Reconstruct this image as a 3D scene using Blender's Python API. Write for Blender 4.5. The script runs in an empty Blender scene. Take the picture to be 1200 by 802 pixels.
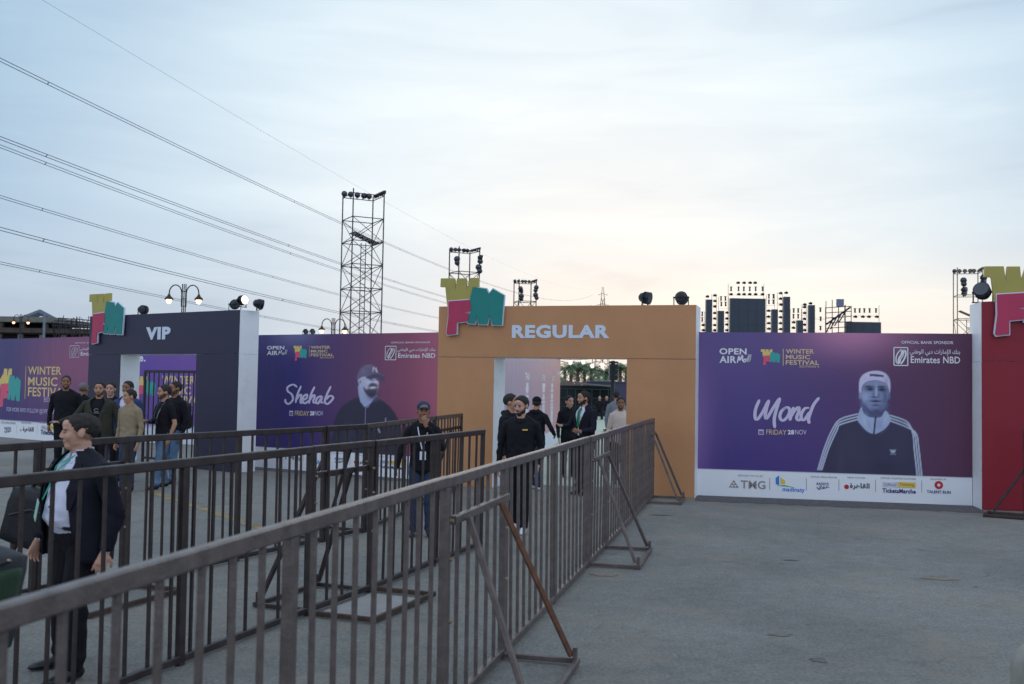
import bpy, bmesh, math, random
import numpy as np
from mathutils import Vector, Matrix, noise
from mathutils.bvhtree import BVHTree
from mathutils.geometry import tessellate_polygon

R = math.radians
rnd = random.Random(7)
SC = bpy.context.scene
COL = SC.collection

# ------------------------------------------------------------------ camera
CAM_H = 1.9
PITCH, ROLL, FPX = R(2.46), R(1.0), 35.0 / 36.0 * 1200
fw = Vector((0, math.cos(PITCH), math.sin(PITCH)))
r0 = Vector((1, 0, 0)); u0 = Vector((0, -math.sin(PITCH), math.cos(PITCH)))
cr = r0 * math.cos(ROLL) + u0 * math.sin(ROLL)
cu = -r0 * math.sin(ROLL) + u0 * math.cos(ROLL)
cam_d = bpy.data.cameras.new('camera'); cam = bpy.data.objects.new('camera', cam_d); COL.objects.link(cam)
m = Matrix((cr, cu, -fw)).transposed().to_4x4(); m.translation = (0, 0, CAM_H)
cam.matrix_world = m
cam_d.lens = 35; cam_d.sensor_width = 36; cam_d.sensor_fit = 'HORIZONTAL'
cam_d.clip_start = 0.1; cam_d.clip_end = 6000
cam_d.dof.use_dof = True; cam_d.dof.focus_distance = 15.0; cam_d.dof.aperture_fstop = 3.2
SC.camera = cam

# ------------------------------------------------------------------ sky and light
SC.view_settings.view_transform = 'Standard'; SC.view_settings.look = 'None'
SC.view_settings.exposure = 0.12; SC.view_settings.gamma = 1.0
SC.view_settings.use_curve_mapping = False
SUN_AZ, SUN_EL = R(7.0), R(2.0)          # the sun has just gone behind the stage
W = bpy.data.worlds.new("World"); SC.world = W; W.use_nodes = True
nt = W.node_tree; nt.nodes.clear()
def N(t, **k):
    n = nt.nodes.new(t)
    for a, b in k.items(): setattr(n, a, b)
    return n
def lk(a, b): nt.links.new(a, b)
def srgb(r, g, b):
    f = lambda v: (v / 255 / 12.92) if v / 255 <= 0.04045 else ((v / 255 + 0.055) / 1.055) ** 2.4
    return (f(r), f(g), f(b), 1.0)
out = N('ShaderNodeOutputWorld'); bg = N('ShaderNodeBackground'); lk(bg.outputs[0], out.inputs[0])
sky = N('ShaderNodeTexSky', sky_type='NISHITA'); sky.sun_disc = False
sky.sun_elevation = SUN_EL; sky.sun_rotation = SUN_AZ; sky.air_density = 1.2; sky.dust_density = 1.5
tc = N('ShaderNodeTexCoord'); nrm = N('ShaderNodeVectorMath', operation='NORMALIZE'); lk(tc.outputs['Generated'], nrm.inputs[0])
sep = N('ShaderNodeSeparateXYZ'); lk(nrm.outputs[0], sep.inputs[0])
# veil of thin evening cloud: brightness by distance from the sunset, colour by height
dot = N('ShaderNodeVectorMath', operation='DOT_PRODUCT'); lk(nrm.outputs[0], dot.inputs[0])
SD = Vector((math.sin(R(4)) * math.cos(R(7)), math.cos(R(4)) * math.cos(R(7)), math.sin(R(7))))
dot.inputs[1].default_value = SD
def ramp(src, stops, interp='EASE'):
    r = N('ShaderNodeValToRGB'); r.color_ramp.interpolation = interp
    el = r.color_ramp.elements
    while len(el) < len(stops): el.new(0.5)
    for e, (p, c) in zip(el, stops): e.position = p; e.color = c if len(c) == 4 else c + (1,)
    lk(src, r.inputs[0]); return r
mp = N('ShaderNodeMapRange'); mp.inputs[1].default_value = -1; mp.inputs[2].default_value = 1; lk(dot.outputs['Value'], mp.inputs[0])
glow = ramp(mp.outputs[0], [(0.0, srgb(216, 230, 251)), (0.5, srgb(210, 227, 248)), (0.80, srgb(180, 206, 232)), (0.91, srgb(158, 187, 212)), (0.94, srgb(182, 205, 224)),
                            (0.968, srgb(208, 225, 237)), (0.99, srgb(230, 239, 244)), (1.0, srgb(240, 243, 243))], 'LINEAR')
hz = ramp(sep.outputs[2], [(0.0, (1, 1, 1, 1)), (0.05, (.85, .85, .85, 1)), (0.17, (.15, .15, .15, 1)), (0.3, (0, 0, 0, 1))])
dot2 = N('ShaderNodeVectorMath', operation='DOT_PRODUCT'); lk(nrm.outputs[0], dot2.inputs[0]); dot2.inputs[1].default_value = (math.sin(R(17)), math.cos(R(17)), .06)
mp2 = N('ShaderNodeMapRange'); mp2.inputs[1].default_value = -1; mp2.inputs[2].default_value = 1; lk(dot2.outputs['Value'], mp2.inputs[0])
warm = ramp(mp2.outputs[0], [(0.0, srgb(206, 216, 236)), (0.6, srgb(198, 210, 228)), (0.93, srgb(192, 205, 218)), (0.965, srgb(218, 223, 228)), (0.985, srgb(238, 230, 222)), (1.0, srgb(244, 236, 226))], 'LINEAR')
mix = N('ShaderNodeMixRGB'); lk(hz.outputs[0], mix.inputs[0]); lk(glow.outputs[0], mix.inputs[1]); lk(warm.outputs[0], mix.inputs[2])
# soft cloud streaks
mapn = N('ShaderNodeMapping'); mapn.inputs['Scale'].default_value = (1.8, 1.4, 11.0); mapn.inputs['Rotation'].default_value = (0, R(-14), R(20)); lk(nrm.outputs[0], mapn.inputs[0])
cl = N('ShaderNodeTexNoise'); cl.inputs['Scale'].default_value = 1.5; cl.inputs['Detail'].default_value = 5; cl.inputs['Roughness'].default_value = .5; cl.inputs['Distortion'].default_value = .4
lk(mapn.outputs[0], cl.inputs['Vector'])
cr_ = ramp(cl.outputs[0], [(0.32, (.84, .855, .89, 1)), (0.46, (.95, .955, .97, 1)), (0.56, (1.0, 1.0, .998, 1)), (0.68, (1.07, 1.055, 1.035, 1))])
mul = N('ShaderNodeMixRGB', blend_type='MULTIPLY'); mul.inputs[0].default_value = 1; lk(mix.outputs[0], mul.inputs[1]); lk(cr_.outputs[0], mul.inputs[2])
sk = N('ShaderNodeMixRGB', blend_type='MULTIPLY'); sk.inputs[0].default_value = 1; lk(sky.outputs[0], sk.inputs[1]); sk.inputs[2].default_value = (.006, .008, .012, 1)
add = N('ShaderNodeMixRGB', blend_type='ADD'); add.inputs[0].default_value = 1; lk(mul.outputs[0], add.inputs[1]); lk(sk.outputs[0], add.inputs[2])
lk(add.outputs[0], bg.inputs[0]); bg.inputs[1].default_value = 1.0

sd = bpy.data.lights.new('sun', 'SUN'); sun = bpy.data.objects.new('sun', sd); COL.objects.link(sun)
sd.energy = 0.3; sd.angle = R(25); sd.color = (1, .86, .74)
sdir = Vector((math.sin(SUN_AZ) * math.cos(R(8)), math.cos(SUN_AZ) * math.cos(R(8)), math.sin(R(8))))
sun.rotation_euler = sdir.to_track_quat('Z', 'Y').to_euler()

# ------------------------------------------------------------------ measuring helpers
def pt(px, py, Y):
    """place at distance Y (m) along a sight line, for surveying positions from the photo"""
    d = fw + cr * ((px - 600) / FPX) + cu * ((401 - py) / FPX)
    return Vector((0, 0, CAM_H)) + d * (Y / d.y)
def gx(px, Y): return pt(px, 451.2 + (px - 600) * .01745, Y).x
def gp(px, Y): return Vector((gx(px, Y), Y, 0))

# ------------------------------------------------------------------ materials
MATS = {}
def mat(name, col, rough=.6, metal=0.0, var=.12, scale=6.0, bump=0.0, bscale=60.0, emit=None, spec=.5, dirt=None, dirt_amt=.3):
    if name in MATS: return MATS[name]
    M = bpy.data.materials.new(name); M.use_nodes = True
    t = M.node_tree; b = t.nodes['Principled BSDF']
    b.inputs['Roughness'].default_value = rough; b.inputs['Metallic'].default_value = metal
    b.inputs['Specular IOR Level'].default_value = spec
    tcn = t.nodes.new('ShaderNodeTexCoord')
    nz = t.nodes.new('ShaderNodeTexNoise'); nz.inputs['Scale'].default_value = scale; nz.inputs['Detail'].default_value = 6
    t.links.new(tcn.outputs['Object'], nz.inputs['Vector'])
    rp = t.nodes.new('ShaderNodeValToRGB')
    c = Vector(col[:3])
    rp.color_ramp.elements[0].position = .3; rp.color_ramp.elements[1].position = .7
    rp.color_ramp.elements[0].color = (*(c * (1 - var)), 1); rp.color_ramp.elements[1].color = (*(c * (1 + var)), 1)
    t.links.new(nz.outputs[0], rp.inputs[0]); last = rp.outputs[0]
    if dirt:
        n2 = t.nodes.new('ShaderNodeTexNoise'); n2.inputs['Scale'].default_value = scale * .45; n2.inputs['Detail'].default_value = 8; n2.inputs['Roughness'].default_value = .7
        t.links.new(tcn.outputs['Object'], n2.inputs['Vector'])
        r2 = t.nodes.new('ShaderNodeValToRGB'); r2.color_ramp.elements[0].position = .5; r2.color_ramp.elements[1].position = .68
        r2.color_ramp.elements[1].color = (dirt_amt,) * 3 + (1,)
        t.links.new(n2.outputs[0], r2.inputs[0])
        mx = t.nodes.new('ShaderNodeMixRGB'); t.links.new(r2.outputs[0], mx.inputs[0]); t.links.new(last, mx.inputs[1]); mx.inputs[2].default_value = dirt
        last = mx.outputs[0]
    t.links.new(last, b.inputs['Base Color'])
    if bump:
        bn = t.nodes.new('ShaderNodeTexNoise'); bn.inputs['Scale'].default_value = bscale; bn.inputs['Detail'].default_value = 4
        t.links.new(tcn.outputs['Object'], bn.inputs['Vector'])
        bp = t.nodes.new('ShaderNodeBump'); bp.inputs['Strength'].default_value = bump; bp.inputs['Distance'].default_value = .01
        t.links.new(bn.outputs[0], bp.inputs['Height']); t.links.new(bp.outputs[0], b.inputs['Normal'])
    if emit:
        b.inputs['Emission Color'].default_value = (*emit[0][:3], 1); b.inputs['Emission Strength'].default_value = emit[1]
    MATS[name] = M; return M

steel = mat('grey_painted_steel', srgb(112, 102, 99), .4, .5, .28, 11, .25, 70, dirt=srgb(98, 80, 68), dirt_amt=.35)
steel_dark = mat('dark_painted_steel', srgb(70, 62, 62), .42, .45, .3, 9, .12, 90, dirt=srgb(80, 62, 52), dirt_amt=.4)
rust = mat('rusty_brown_steel', srgb(118, 82, 62), .6, .3, .3, 14, .2, 80, dirt=srgb(70, 60, 58))
rust_dark = mat('dark_rusty_steel', srgb(84, 68, 60), .65, .3, .3, 14, .2, 80)
truss_m = mat('scaffold_steel', srgb(58, 52, 58), .6, .3, .2, 3)
truss_pale = mat('pale_scaffold_steel', srgb(150, 136, 112), .6, .2, .2, 3)
black = mat('black_lamp_housing', srgb(30, 31, 36), .35, .1, .15, 20)
lens_m = mat('dark_lamp_lens', srgb(40, 48, 66), .08, 0, .1, 10, spec=.9)
lens_lit = mat('lit_lamp_lens', srgb(255, 240, 220), .3, 0, 0, 1, emit=(srgb(255, 238, 215), 1.6))
bulb_m = mat('warm_lit_globe', srgb(255, 220, 170), .3, 0, 0, 1, emit=(srgb(255, 196, 140), 3.0))
white_p = mat('white_painted_board', srgb(244, 246, 248), .55, 0, .03, 3, .05, 30, dirt=srgb(170, 172, 176), dirt_amt=.25)
print_y = mat('pastel_yellow_ink', srgb(236, 206, 120), .5, 0, .03, 4); print_r = mat('pastel_pink_ink', srgb(232, 92, 124), .5, 0, .03, 4); print_g = mat('pastel_teal_ink', srgb(60, 172, 164), .5, 0, .03, 4)
white_ink = mat('white_ink', srgb(236, 234, 240), .6, 0, .02, 3)
lilac_ink = mat('lilac_ink', srgb(214, 204, 232), .6, 0, .03, 3)
gold_ink = mat('gold_ink', srgb(226, 200, 150), .6, 0, .03, 3)
grey_ink = mat('warm_grey_ink', srgb(150, 140, 140), .6, 0, .03, 3)
black_ink = mat('black_ink', srgb(40, 38, 48), .6, 0, .03, 3)
navy_ink = mat('navy_ink', srgb(58, 52, 120), .6, 0, .03, 3)
red_ink = mat('red_ink', srgb(200, 40, 50), .6, 0, .03, 3)
yellow_ink = mat('yellow_ink', srgb(236, 200, 90), .6, 0, .03, 3)
green_ink = mat('green_ink', srgb(90, 190, 120), .6, 0, .03, 3)
sky_ink = mat('sky_blue_ink', srgb(60, 130, 220), .6, 0, .03, 3)
pale_blue = mat('pale_blue_letter_face', srgb(216, 228, 244), .5, 0, .03, 6)
orange_b = mat('orange_painted_board', srgb(196, 142, 98), .55, 0, .07, 1.2, .25, 14, dirt=srgb(184, 128, 84), dirt_amt=.4)
navy_b = mat('navy_painted_board', srgb(38, 37, 66), .5, 0, .08, 1.2, .06, 14, dirt=srgb(44, 46, 68), dirt_amt=.4)
red_b = mat('crimson_painted_board', srgb(142, 20, 42), .5, 0, .06, 1.2, .06, 14, dirt=srgb(116, 20, 38), dirt_amt=.4)
logo_y = mat('mustard_logo_board', srgb(178, 166, 86), .55, 0, .05, 4)
logo_r = mat('raspberry_logo_board', srgb(188, 54, 92), .55, 0, .05, 4)
logo_g = mat('teal_logo_board', srgb(20, 134, 128), .55, 0, .05, 4)
concrete = mat('concrete', srgb(120, 118, 112), .85, 0, .15, 3, .2, 20)
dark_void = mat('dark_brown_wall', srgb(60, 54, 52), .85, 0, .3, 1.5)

# ------------------------------------------------------------------ mesh builder
class MB:
    def __init__(s): s.v = []; s.f = []; s.mi = []
    def add(s, vs, fs, mi=0):
        o = len(s.v); s.v += [tuple(v) for v in vs]; s.f += [tuple(i + o for i in f) for f in fs]; s.mi += [mi] * len(fs); return s
    def box(s, c, d, rz=0, mi=0, mtx=None):
        vs = []
        for x in (-.5, .5):
            for y in (-.5, .5):
                for z in (-.5, .5): vs.append(Vector((x * d[0], y * d[1], z * d[2])))
        if rz: q = Matrix.Rotation(rz, 3, 'Z'); vs = [q @ v for v in vs]
        if mtx is not None: vs = [mtx @ v for v in vs]
        vs = [v + Vector(c) for v in vs]
        return s.add(vs, [(0, 1, 3, 2), (4, 6, 7, 5), (0, 4, 5, 1), (2, 3, 7, 6), (0, 2, 6, 4), (1, 5, 7, 3)], mi)
    def bar(s, a, b, w, h=None, mi=0, ch=.0):
        """rectangular section bar with chamfered edges"""
        a = Vector(a); b = Vector(b); h = h or w; d = (b - a).normalized()
        up = Vector((0, 0, 1)) if abs(d.z) < .9 else Vector((0, 1, 0))
        x = d.cross(up).normalized(); y = x.cross(d).normalized()
        k = min(w, h) * .14
        pr = [(-w/2+k, -h/2), (w/2-k, -h/2), (w/2, -h/2+k), (w/2, h/2-k), (w/2-k, h/2), (-w/2+k, h/2), (-w/2, h/2-k), (-w/2, -h/2+k)]
        vs = [a + x * p + y * q for p, q in pr] + [b + x * p + y * q for p, q in pr]
        n = 8
        fs = [(i, (i + 1) % n, (i + 1) % n + n, i + n) for i in range(n)] + [tuple(range(n - 1, -1, -1)), tuple(range(n, 2 * n))]
        return s.add(vs, fs, mi)
    def tube(s, pts, r, n=8, mi=0, cap=True):
        pts = [Vector(p) for p in pts]; rs = r if isinstance(r, (list, tuple)) else [r] * len(pts)
        vs = []; prev = None
        for i, p in enumerate(pts):
            d = (pts[min(i + 1, len(pts) - 1)] - pts[max(i - 1, 0)]).normalized()
            if prev is None:
                up = Vector((0, 0, 1)) if abs(d.z) < .9 else Vector((1, 0, 0)); x = d.cross(up).normalized()
            else: x = (prev - d * prev.dot(d)).normalized()
            prev = x; y = d.cross(x)
            vs += [p + (x * math.cos(2 * math.pi * k / n) + y * math.sin(2 * math.pi * k / n)) * rs[i] for k in range(n)]
        fs = [(i * n + k, i * n + (k + 1) % n, (i + 1) * n + (k + 1) % n, (i + 1) * n + k) for i in range(len(pts) - 1) for k in range(n)]
        if cap: fs += [tuple(range(n - 1, -1, -1)), tuple(range((len(pts) - 1) * n, len(pts) * n))]
        return s.add(vs, fs, mi)
    def ell(s, c, r, nu=12, nv=8, mi=0, mtx=None):
        vs = []
        for j in range(nv + 1):
            t = math.pi * j / nv
            for i in range(nu):
                a = 2 * math.pi * i / nu
                vs.append(Vector((r[0] * math.sin(t) * math.cos(a), r[1] * math.sin(t) * math.sin(a), r[2] * math.cos(t))))
        if mtx is not None: vs = [mtx @ v for v in vs]
        vs = [v + Vector(c) for v in vs]
        fs = [(j * nu + i, (j + 1) * nu + i, (j + 1) * nu + (i + 1) % nu, j * nu + (i + 1) % nu) for j in range(nv) for i in range(nu)]
        return s.add(vs, fs, mi)
    def prism(s, poly, y0, y1, mi=0):
        """polygon in xz, extruded from y0 (front) to y1 (back)"""
        n = len(poly)
        ar = sum(poly[i][0] * poly[(i + 1) % n][1] - poly[(i + 1) % n][0] * poly[i][1] for i in range(n))
        if ar < 0: poly = poly[::-1]
        vs = [Vector((p[0], y0, p[1])) for p in poly] + [Vector((p[0], y1, p[1])) for p in poly]
        tri = tessellate_polygon([[Vector((p[0], p[1], 0)) for p in poly]])
        fs = []
        for t in tri:
            a, b, c = t
            cr2 = (poly[b][0] - poly[a][0]) * (poly[c][1] - poly[a][1]) - (poly[b][1] - poly[a][1]) * (poly[c][0] - poly[a][0])
            if cr2 < 0: b, c = c, b
            fs.append((a, b, c)); fs.append((c + n, b + n, a + n))
        fs += [(i, i + n, (i + 1) % n + n, (i + 1) % n) for i in range(n)]
        return s.add(vs, fs, mi)
    def mesh(s, name, mats, smooth=False):
        me = bpy.data.meshes.new(name); me.from_pydata(s.v, [], s.f); me.validate()
        for mm in (mats if isinstance(mats, (list, tuple)) else [mats]): me.materials.append(mm)
        if len(me.polygons) == len(s.mi): me.polygons.foreach_set('material_index', s.mi)
        if smooth: me.polygons.foreach_set('use_smooth', [True] * len(me.polygons))
        me.update(); return me
    def build(s, name, mats, parent=None, smooth=False, loc=None):
        return obj(name, s.mesh(name, mats, smooth), parent, loc)
def obj(name, me, parent=None, loc=None):
    o = bpy.data.objects.new(name, me); COL.objects.link(o)
    if parent is not None: o.parent = parent
    if loc is not None: o.location = loc
    return o
def tag(o, label, cat, group=None):
    o['label'] = label; o['category'] = cat
    if group: o['group'] = group
    return o
def thing(name, label, cat, loc=(0, 0, 0), rz=0, group=None):
    o = bpy.data.objects.new(name, None); COL.objects.link(o); o.location = loc; o.rotation_euler = (0, 0, rz)
    o.empty_display_size = .2
    return tag(o, label, cat, group)
def setting(o): o['kind'] = 'structure'; return o

# text turned into mesh, fitted to a rectangle in the xz plane of its parent
FIT = {}
def text(s, x0, x1, z0, z1, y, m_, parent, depth=.001, bold=0.0, name='lettering', shear=0.0, jitter=0):
    c = bpy.data.curves.new('t', 'FONT'); c.body = s; c.size = 1; c.offset = bold; c.shear = shear; c.resolution_u = 3; c.space_character = 1.0 + bold * 2.2
    o = bpy.data.objects.new('t', c); COL.objects.link(o)
    me = bpy.data.meshes.new_from_object(o.evaluated_get(bpy.context.evaluated_depsgraph_get()))
    bpy.data.objects.remove(o); bpy.data.curves.remove(c)
    co = np.empty(len(me.vertices) * 3); me.vertices.foreach_get('co', co); co = co.reshape(-1, 3)
    mn = co.min(0); mx = co.max(0)
    bm = bmesh.new(); bm.from_mesh(me); bpy.data.meshes.remove(me)
    for v in bm.verts:
        v.co = Vector((x0 + (v.co.x - mn[0]) / (mx[0] - mn[0]) * (x1 - x0), y, z0 + (v.co.y - mn[1]) / (mx[1] - mn[1]) * (z1 - z0)))
    bmesh.ops.remove_doubles(bm, verts=bm.verts, dist=1e-5)
    r = bmesh.ops.extrude_face_region(bm, geom=bm.faces[:])
    for g in r['geom']:
        if isinstance(g, bmesh.types.BMVert): g.co.y -= depth
    bmesh.ops.recalc_face_normals(bm, faces=bm.faces[:])
    me = bpy.data.meshes.new(name); bm.to_mesh(me); bm.free(); me.materials.append(m_); me.polygons.foreach_set('use_smooth', [False] * len(me.polygons))
    return obj(name, me, parent)

# Arabic letters joined by hand: (isolated, final, initial, medial)
AR = {'ا': (0xFE8D, 0xFE8E, 0, 0), 'إ': (0xFE87, 0xFE88, 0, 0), 'ب': (0xFE8F, 0xFE90, 0xFE91, 0xFE92), 'ن': (0xFEE5, 0xFEE6, 0xFEE7, 0xFEE8),
      'ك': (0xFED9, 0xFEDA, 0xFEDB, 0xFEDC), 'ل': (0xFEDD, 0xFEDE, 0xFEDF, 0xFEE0), 'م': (0xFEE1, 0xFEE2, 0xFEE3, 0xFEE4), 'ر': (0xFEAD, 0xFEAE, 0, 0),
      'ت': (0xFE95, 0xFE96, 0xFE97, 0xFE98), 'د': (0xFEA9, 0xFEAA, 0, 0), 'ي': (0xFEF1, 0xFEF2, 0xFEF3, 0xFEF4), 'و': (0xFEED, 0xFEEE, 0, 0),
      'ط': (0xFEC1, 0xFEC2, 0xFEC3, 0xFEC4), 'ق': (0xFED5, 0xFED6, 0xFED7, 0xFED8), 'ه': (0xFEE9, 0xFEEA, 0xFEEB, 0xFEEC), 'ة': (0xFE93, 0xFE94, 0, 0)}
def arabic(s):
    o = []
    for w in s.split(' '):
        r = ''
        for i, ch in enumerate(w):
            pj = i > 0 and AR[w[i - 1]][2]; nj = i < len(w) - 1 and AR[ch][2]
            r += chr(AR[ch][3 if (pj and nj) else 1 if pj else 2 if nj else 0])
        o.append(r[::-1])
    return ' '.join(o[::-1])

# brush strokes for the hand-drawn names
def smooth_path(p, k=6):
    q = [Vector((*a, 0)) for a in p]; o = []
    for i in range(len(q) - 1):
        a, b, c, d = q[max(i - 1, 0)], q[i], q[i + 1], q[min(i + 2, len(q) - 1)]
        for t in range(k):
            t /= k
            o.append(.5 * ((2 * b) + (-a + c) * t + (2 * a - 5 * b + 4 * c - d) * t * t + (-a + 3 * b - 3 * c + d) * t ** 3))
    o.append(q[-1]); return o
_by = [0]
def brush(mb, path, w, y, slant=(.5, .87)):
    _by[0] = (_by[0] + 1) % 9; y -= .0006 * _by[0]
    pth = smooth_path(path); n = len(pth); vs = []
    for i, p in enumerate(pth):
        d = (pth[min(i + 1, n - 1)] - pth[max(i - 1, 0)]).normalized()
        nx = Vector((-d.y, d.x, 0)); f = .55 + .45 * abs(d.y)
        e = min(1, .45 + min(i, n - 1 - i) / 3)
        a = p + nx * w * .5 * f * e; b = p - nx * w * .5 * f * e
        vs += [Vector((a.x, y, a.y)), Vector((b.x, y, b.y))]
    mb.add(vs, [(2 * i, 2 * i + 1, 2 * i + 3, 2 * i + 2) for i in range(n - 1)])

# ------------------------------------------------------------------ ground
def ground_mat():
    M = bpy.data.materials.new('dusty_asphalt'); M.use_nodes = True; t = M.node_tree; b = t.nodes['Principled BSDF']
    g = t.nodes.new('ShaderNodeNewGeometry')
    def nz(sc, det=6, ro=.6, dist=0):
        n = t.nodes.new('ShaderNodeTexNoise'); n.inputs['Scale'].default_value = sc; n.inputs['Detail'].default_value = det
        n.inputs['Roughness'].default_value = ro; n.inputs['Distortion'].default_value = dist
        t.links.new(g.outputs['Position'], n.inputs['Vector']); return n
    def rp(src, a, b_, ca, cb):
        r = t.nodes.new('ShaderNodeValToRGB'); r.color_ramp.elements[0].position = a; r.color_ramp.elements[1].position = b_
        r.color_ramp.elements[0].color = ca; r.color_ramp.elements[1].color = cb; t.links.new(src, r.inputs[0]); return r
    def mx(kind, fac, a, b_):
        x = t.nodes.new('ShaderNodeMixRGB'); x.blend_type = kind
        if isinstance(fac, float): x.inputs[0].default_value = fac
        else: t.links.new(fac, x.inputs[0])
        t.links.new(a, x.inputs[1])
        if isinstance(b_, tuple): x.inputs[2].default_value = b_
        else: t.links.new(b_, x.inputs[2])
        return x
    base = rp(nz(.35, 8, .65, .5).outputs[0], .3, .72, (.178, .174, .160, 1), (.300, .290, .262, 1))
    fine = rp(nz(38, 5, .7).outputs[0], .3, .7, (.60, .60, .60, 1), (1.36, 1.36, 1.36, 1))
    mid = rp(nz(7, 7, .75, .6).outputs[0], .28, .72, (.80, .80, .80, 1), (1.18, 1.18, 1.18, 1)); m0 = mx('MULTIPLY', 1.0, base.outputs[0], mid.outputs[0])
    m1 = mx('MULTIPLY', 1.0, m0.outputs[0], fine.outputs[0])
    agg = rp(nz(160, 2, .8).outputs[0], .60, .72, (0, 0, 0, 1), (.55, .55, .55, 1))
    m2 = mx('MIX', agg.outputs[0], m1.outputs[0], (.40, .39, .37, 1))
    dust = rp(nz(.8, 9, .72, 1.2).outputs[0], .50, .70, (0, 0, 0, 1), (.6, .6, .6, 1))
    m3 = mx('MIX', dust.outputs[0], m2.outputs[0], (.33, .275, .205, 1))
    st = rp(nz(2.3, 7, .65, .8).outputs[0], .63, .70, (0, 0, 0, 1), (.55, .55, .55, 1))
    m4 = mx('MIX', st.outputs[0], m3.outputs[0], (.10, .098, .094, 1))
    # patches and thin cracks
    v = t.nodes.new('ShaderNodeTexVoronoi'); v.feature = 'DISTANCE_TO_EDGE'; v.inputs['Scale'].default_value = .33
    wv = t.nodes.new('ShaderNodeVectorMath'); wv.operation = 'MULTIPLY_ADD'; wn = nz(1.7, 6, .7); t.links.new(wn.outputs['Color'], wv.inputs[0]); wv.inputs[1].default_value = (.9, .9, 0); t.links.new(g.outputs['Position'], wv.inputs[2])
    t.links.new(wv.outputs[0], v.inputs['Vector'])
    ck = rp(v.outputs['Distance'], .001, .004, (.10, .10, .10, 1), (0, 0, 0, 1))
    m5 = mx('MIX', ck.outputs[0], m4.outputs[0], (.05, .05, .048, 1))
    t.links.new(m5.outputs[0], b.inputs['Base Color'])
    b.inputs['Roughness'].default_value = .82; b.inputs['Specular IOR Level'].default_value = .35
    bp = t.nodes.new('ShaderNodeBump'); bp.inputs['Strength'].default_value = .8; bp.inputs['Distance'].default_value = .02
    t.links.new(nz(55, 6, .75).outputs[0], bp.inputs['Height']); t.links.new(bp.outputs[0], b.inputs['Normal'])
    return M
G = ground_mat()
mb = MB(); mb.add([(-3000, -400, 0), (3000, -400, 0), (3000, 5000, 0), (-3000, 5000, 0)], [(0, 1, 2, 3)])
setting(mb.build('ground', G))
def strip(name, A, B, w0, w1, z, m_, wob=.05, n=40, ends=False):
    """a flat band running from A to B, its edges uneven; offsets w0..w1 to the right of A->B"""
    A = Vector(A); B = Vector(B); d = (B - A).normalized(); nn = Vector((d.y, -d.x, 0)); vs = []
    for i in range(n + 1):
        p = A + (B - A) * i / n
        a = w0 + wob * noise.noise(Vector((i * .5, A.x, 0))); b = w1 + wob * 2 * noise.noise(Vector((i * .37, A.y, 5)))
        vs += [p + nn * a + Vector((0, 0, z)), p + nn * b + Vector((0, 0, z))]
    mb = MB(); mb.add(vs, [(2 * i, 2 * i + 1, 2 * i + 3, 2 * i + 2) for i in range(n)]); 
    return setting(mb.build(name, m_))
dk_ground = mat('darker_ground', (.10, .097, .10), .9, 0, .35, 12, .6, 70, dirt=(.12, .11, .1, 1), dirt_amt=.6)
turf_m = mat('pale_green_turf_floor', srgb(176, 186, 166), .9, 0, .12, .8)
yel_line = mat('worn_yellow_paint', srgb(150, 128, 84), .8, 0, .35, 5, dirt=(.13, .13, .125, 1), dirt_amt=.9)

stain_m = mat('brown_stain', (.20, .165, .12), .9, 0, .3, 9, dirt=(.24, .235, .22, 1), dirt_amt=.8); oil_m = mat('dark_oil_stain', (.085, .082, .08), .6, 0, .3, 9, dirt=(.2, .2, .19, 1), dirt_amt=.8)
def stain(px, py, rx, ry, m_, seed):
    Y = 1.9 * FPX / (py - 451.2 - (px - 600) * .01745); c = gp(px, Y); vs = [c + Vector((0, 0, .004))]; n = 40
    for k in range(n):
        a = 2 * math.pi * k / n; f = .75 + .55 * noise.noise(Vector((math.cos(a) * 1.6 + seed, math.sin(a) * 1.6, seed))) + .2 * noise.noise(Vector((math.cos(a) * 6, math.sin(a) * 6, seed)))
        vs.append(c + Vector((rx * f * math.cos(a), ry * f * math.sin(a), .004)))
    setting(MB().add(vs, [(0, 1 + k, 1 + (k + 1) % n) for k in range(n)]).build('ground_stain', m_))
for a_ in ((1101, 676, .24, .13, stain_m, 1), (926, 655, .12, .05, oil_m, 2), (915, 741, .14, .05, stain_m, 3), (962, 770, .09, .07, oil_m, 4), (775, 603, .22, .08, oil_m, 5), (1143, 686, .03, .02, oil_m, 6), (712, 672, .2, .1, stain_m, 7)): stain(*a_)

# ------------------------------------------------------------------ walls and gates
class Wall:
    """front face from A to B on the ground; local x along it, local y to the back, z up"""
    def __init__(s, A, B, h, t):
        s.A = Vector((A[0], A[1], 0)); s.B = Vector((B[0], B[1], 0)); s.h = h; s.t = t
        s.L = (s.B - s.A).length; d = (s.B - s.A) / s.L; s.d = d; s.n = Vector((-d.y, d.x, 0)); s.rz = math.atan2(d.y, d.x)
    def loc(s, px, py):
        """where a sight line meets the wall's front, in wall coordinates"""
        d = fw + cr * ((px - 600) / FPX) + cu * ((401 - py) / FPX); o = Vector((0, 0, CAM_H))
        k = (s.A - o).dot(s.n) / d.dot(s.n); p = o + d * k - s.A
        return (p.dot(s.d), p.z)

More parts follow.
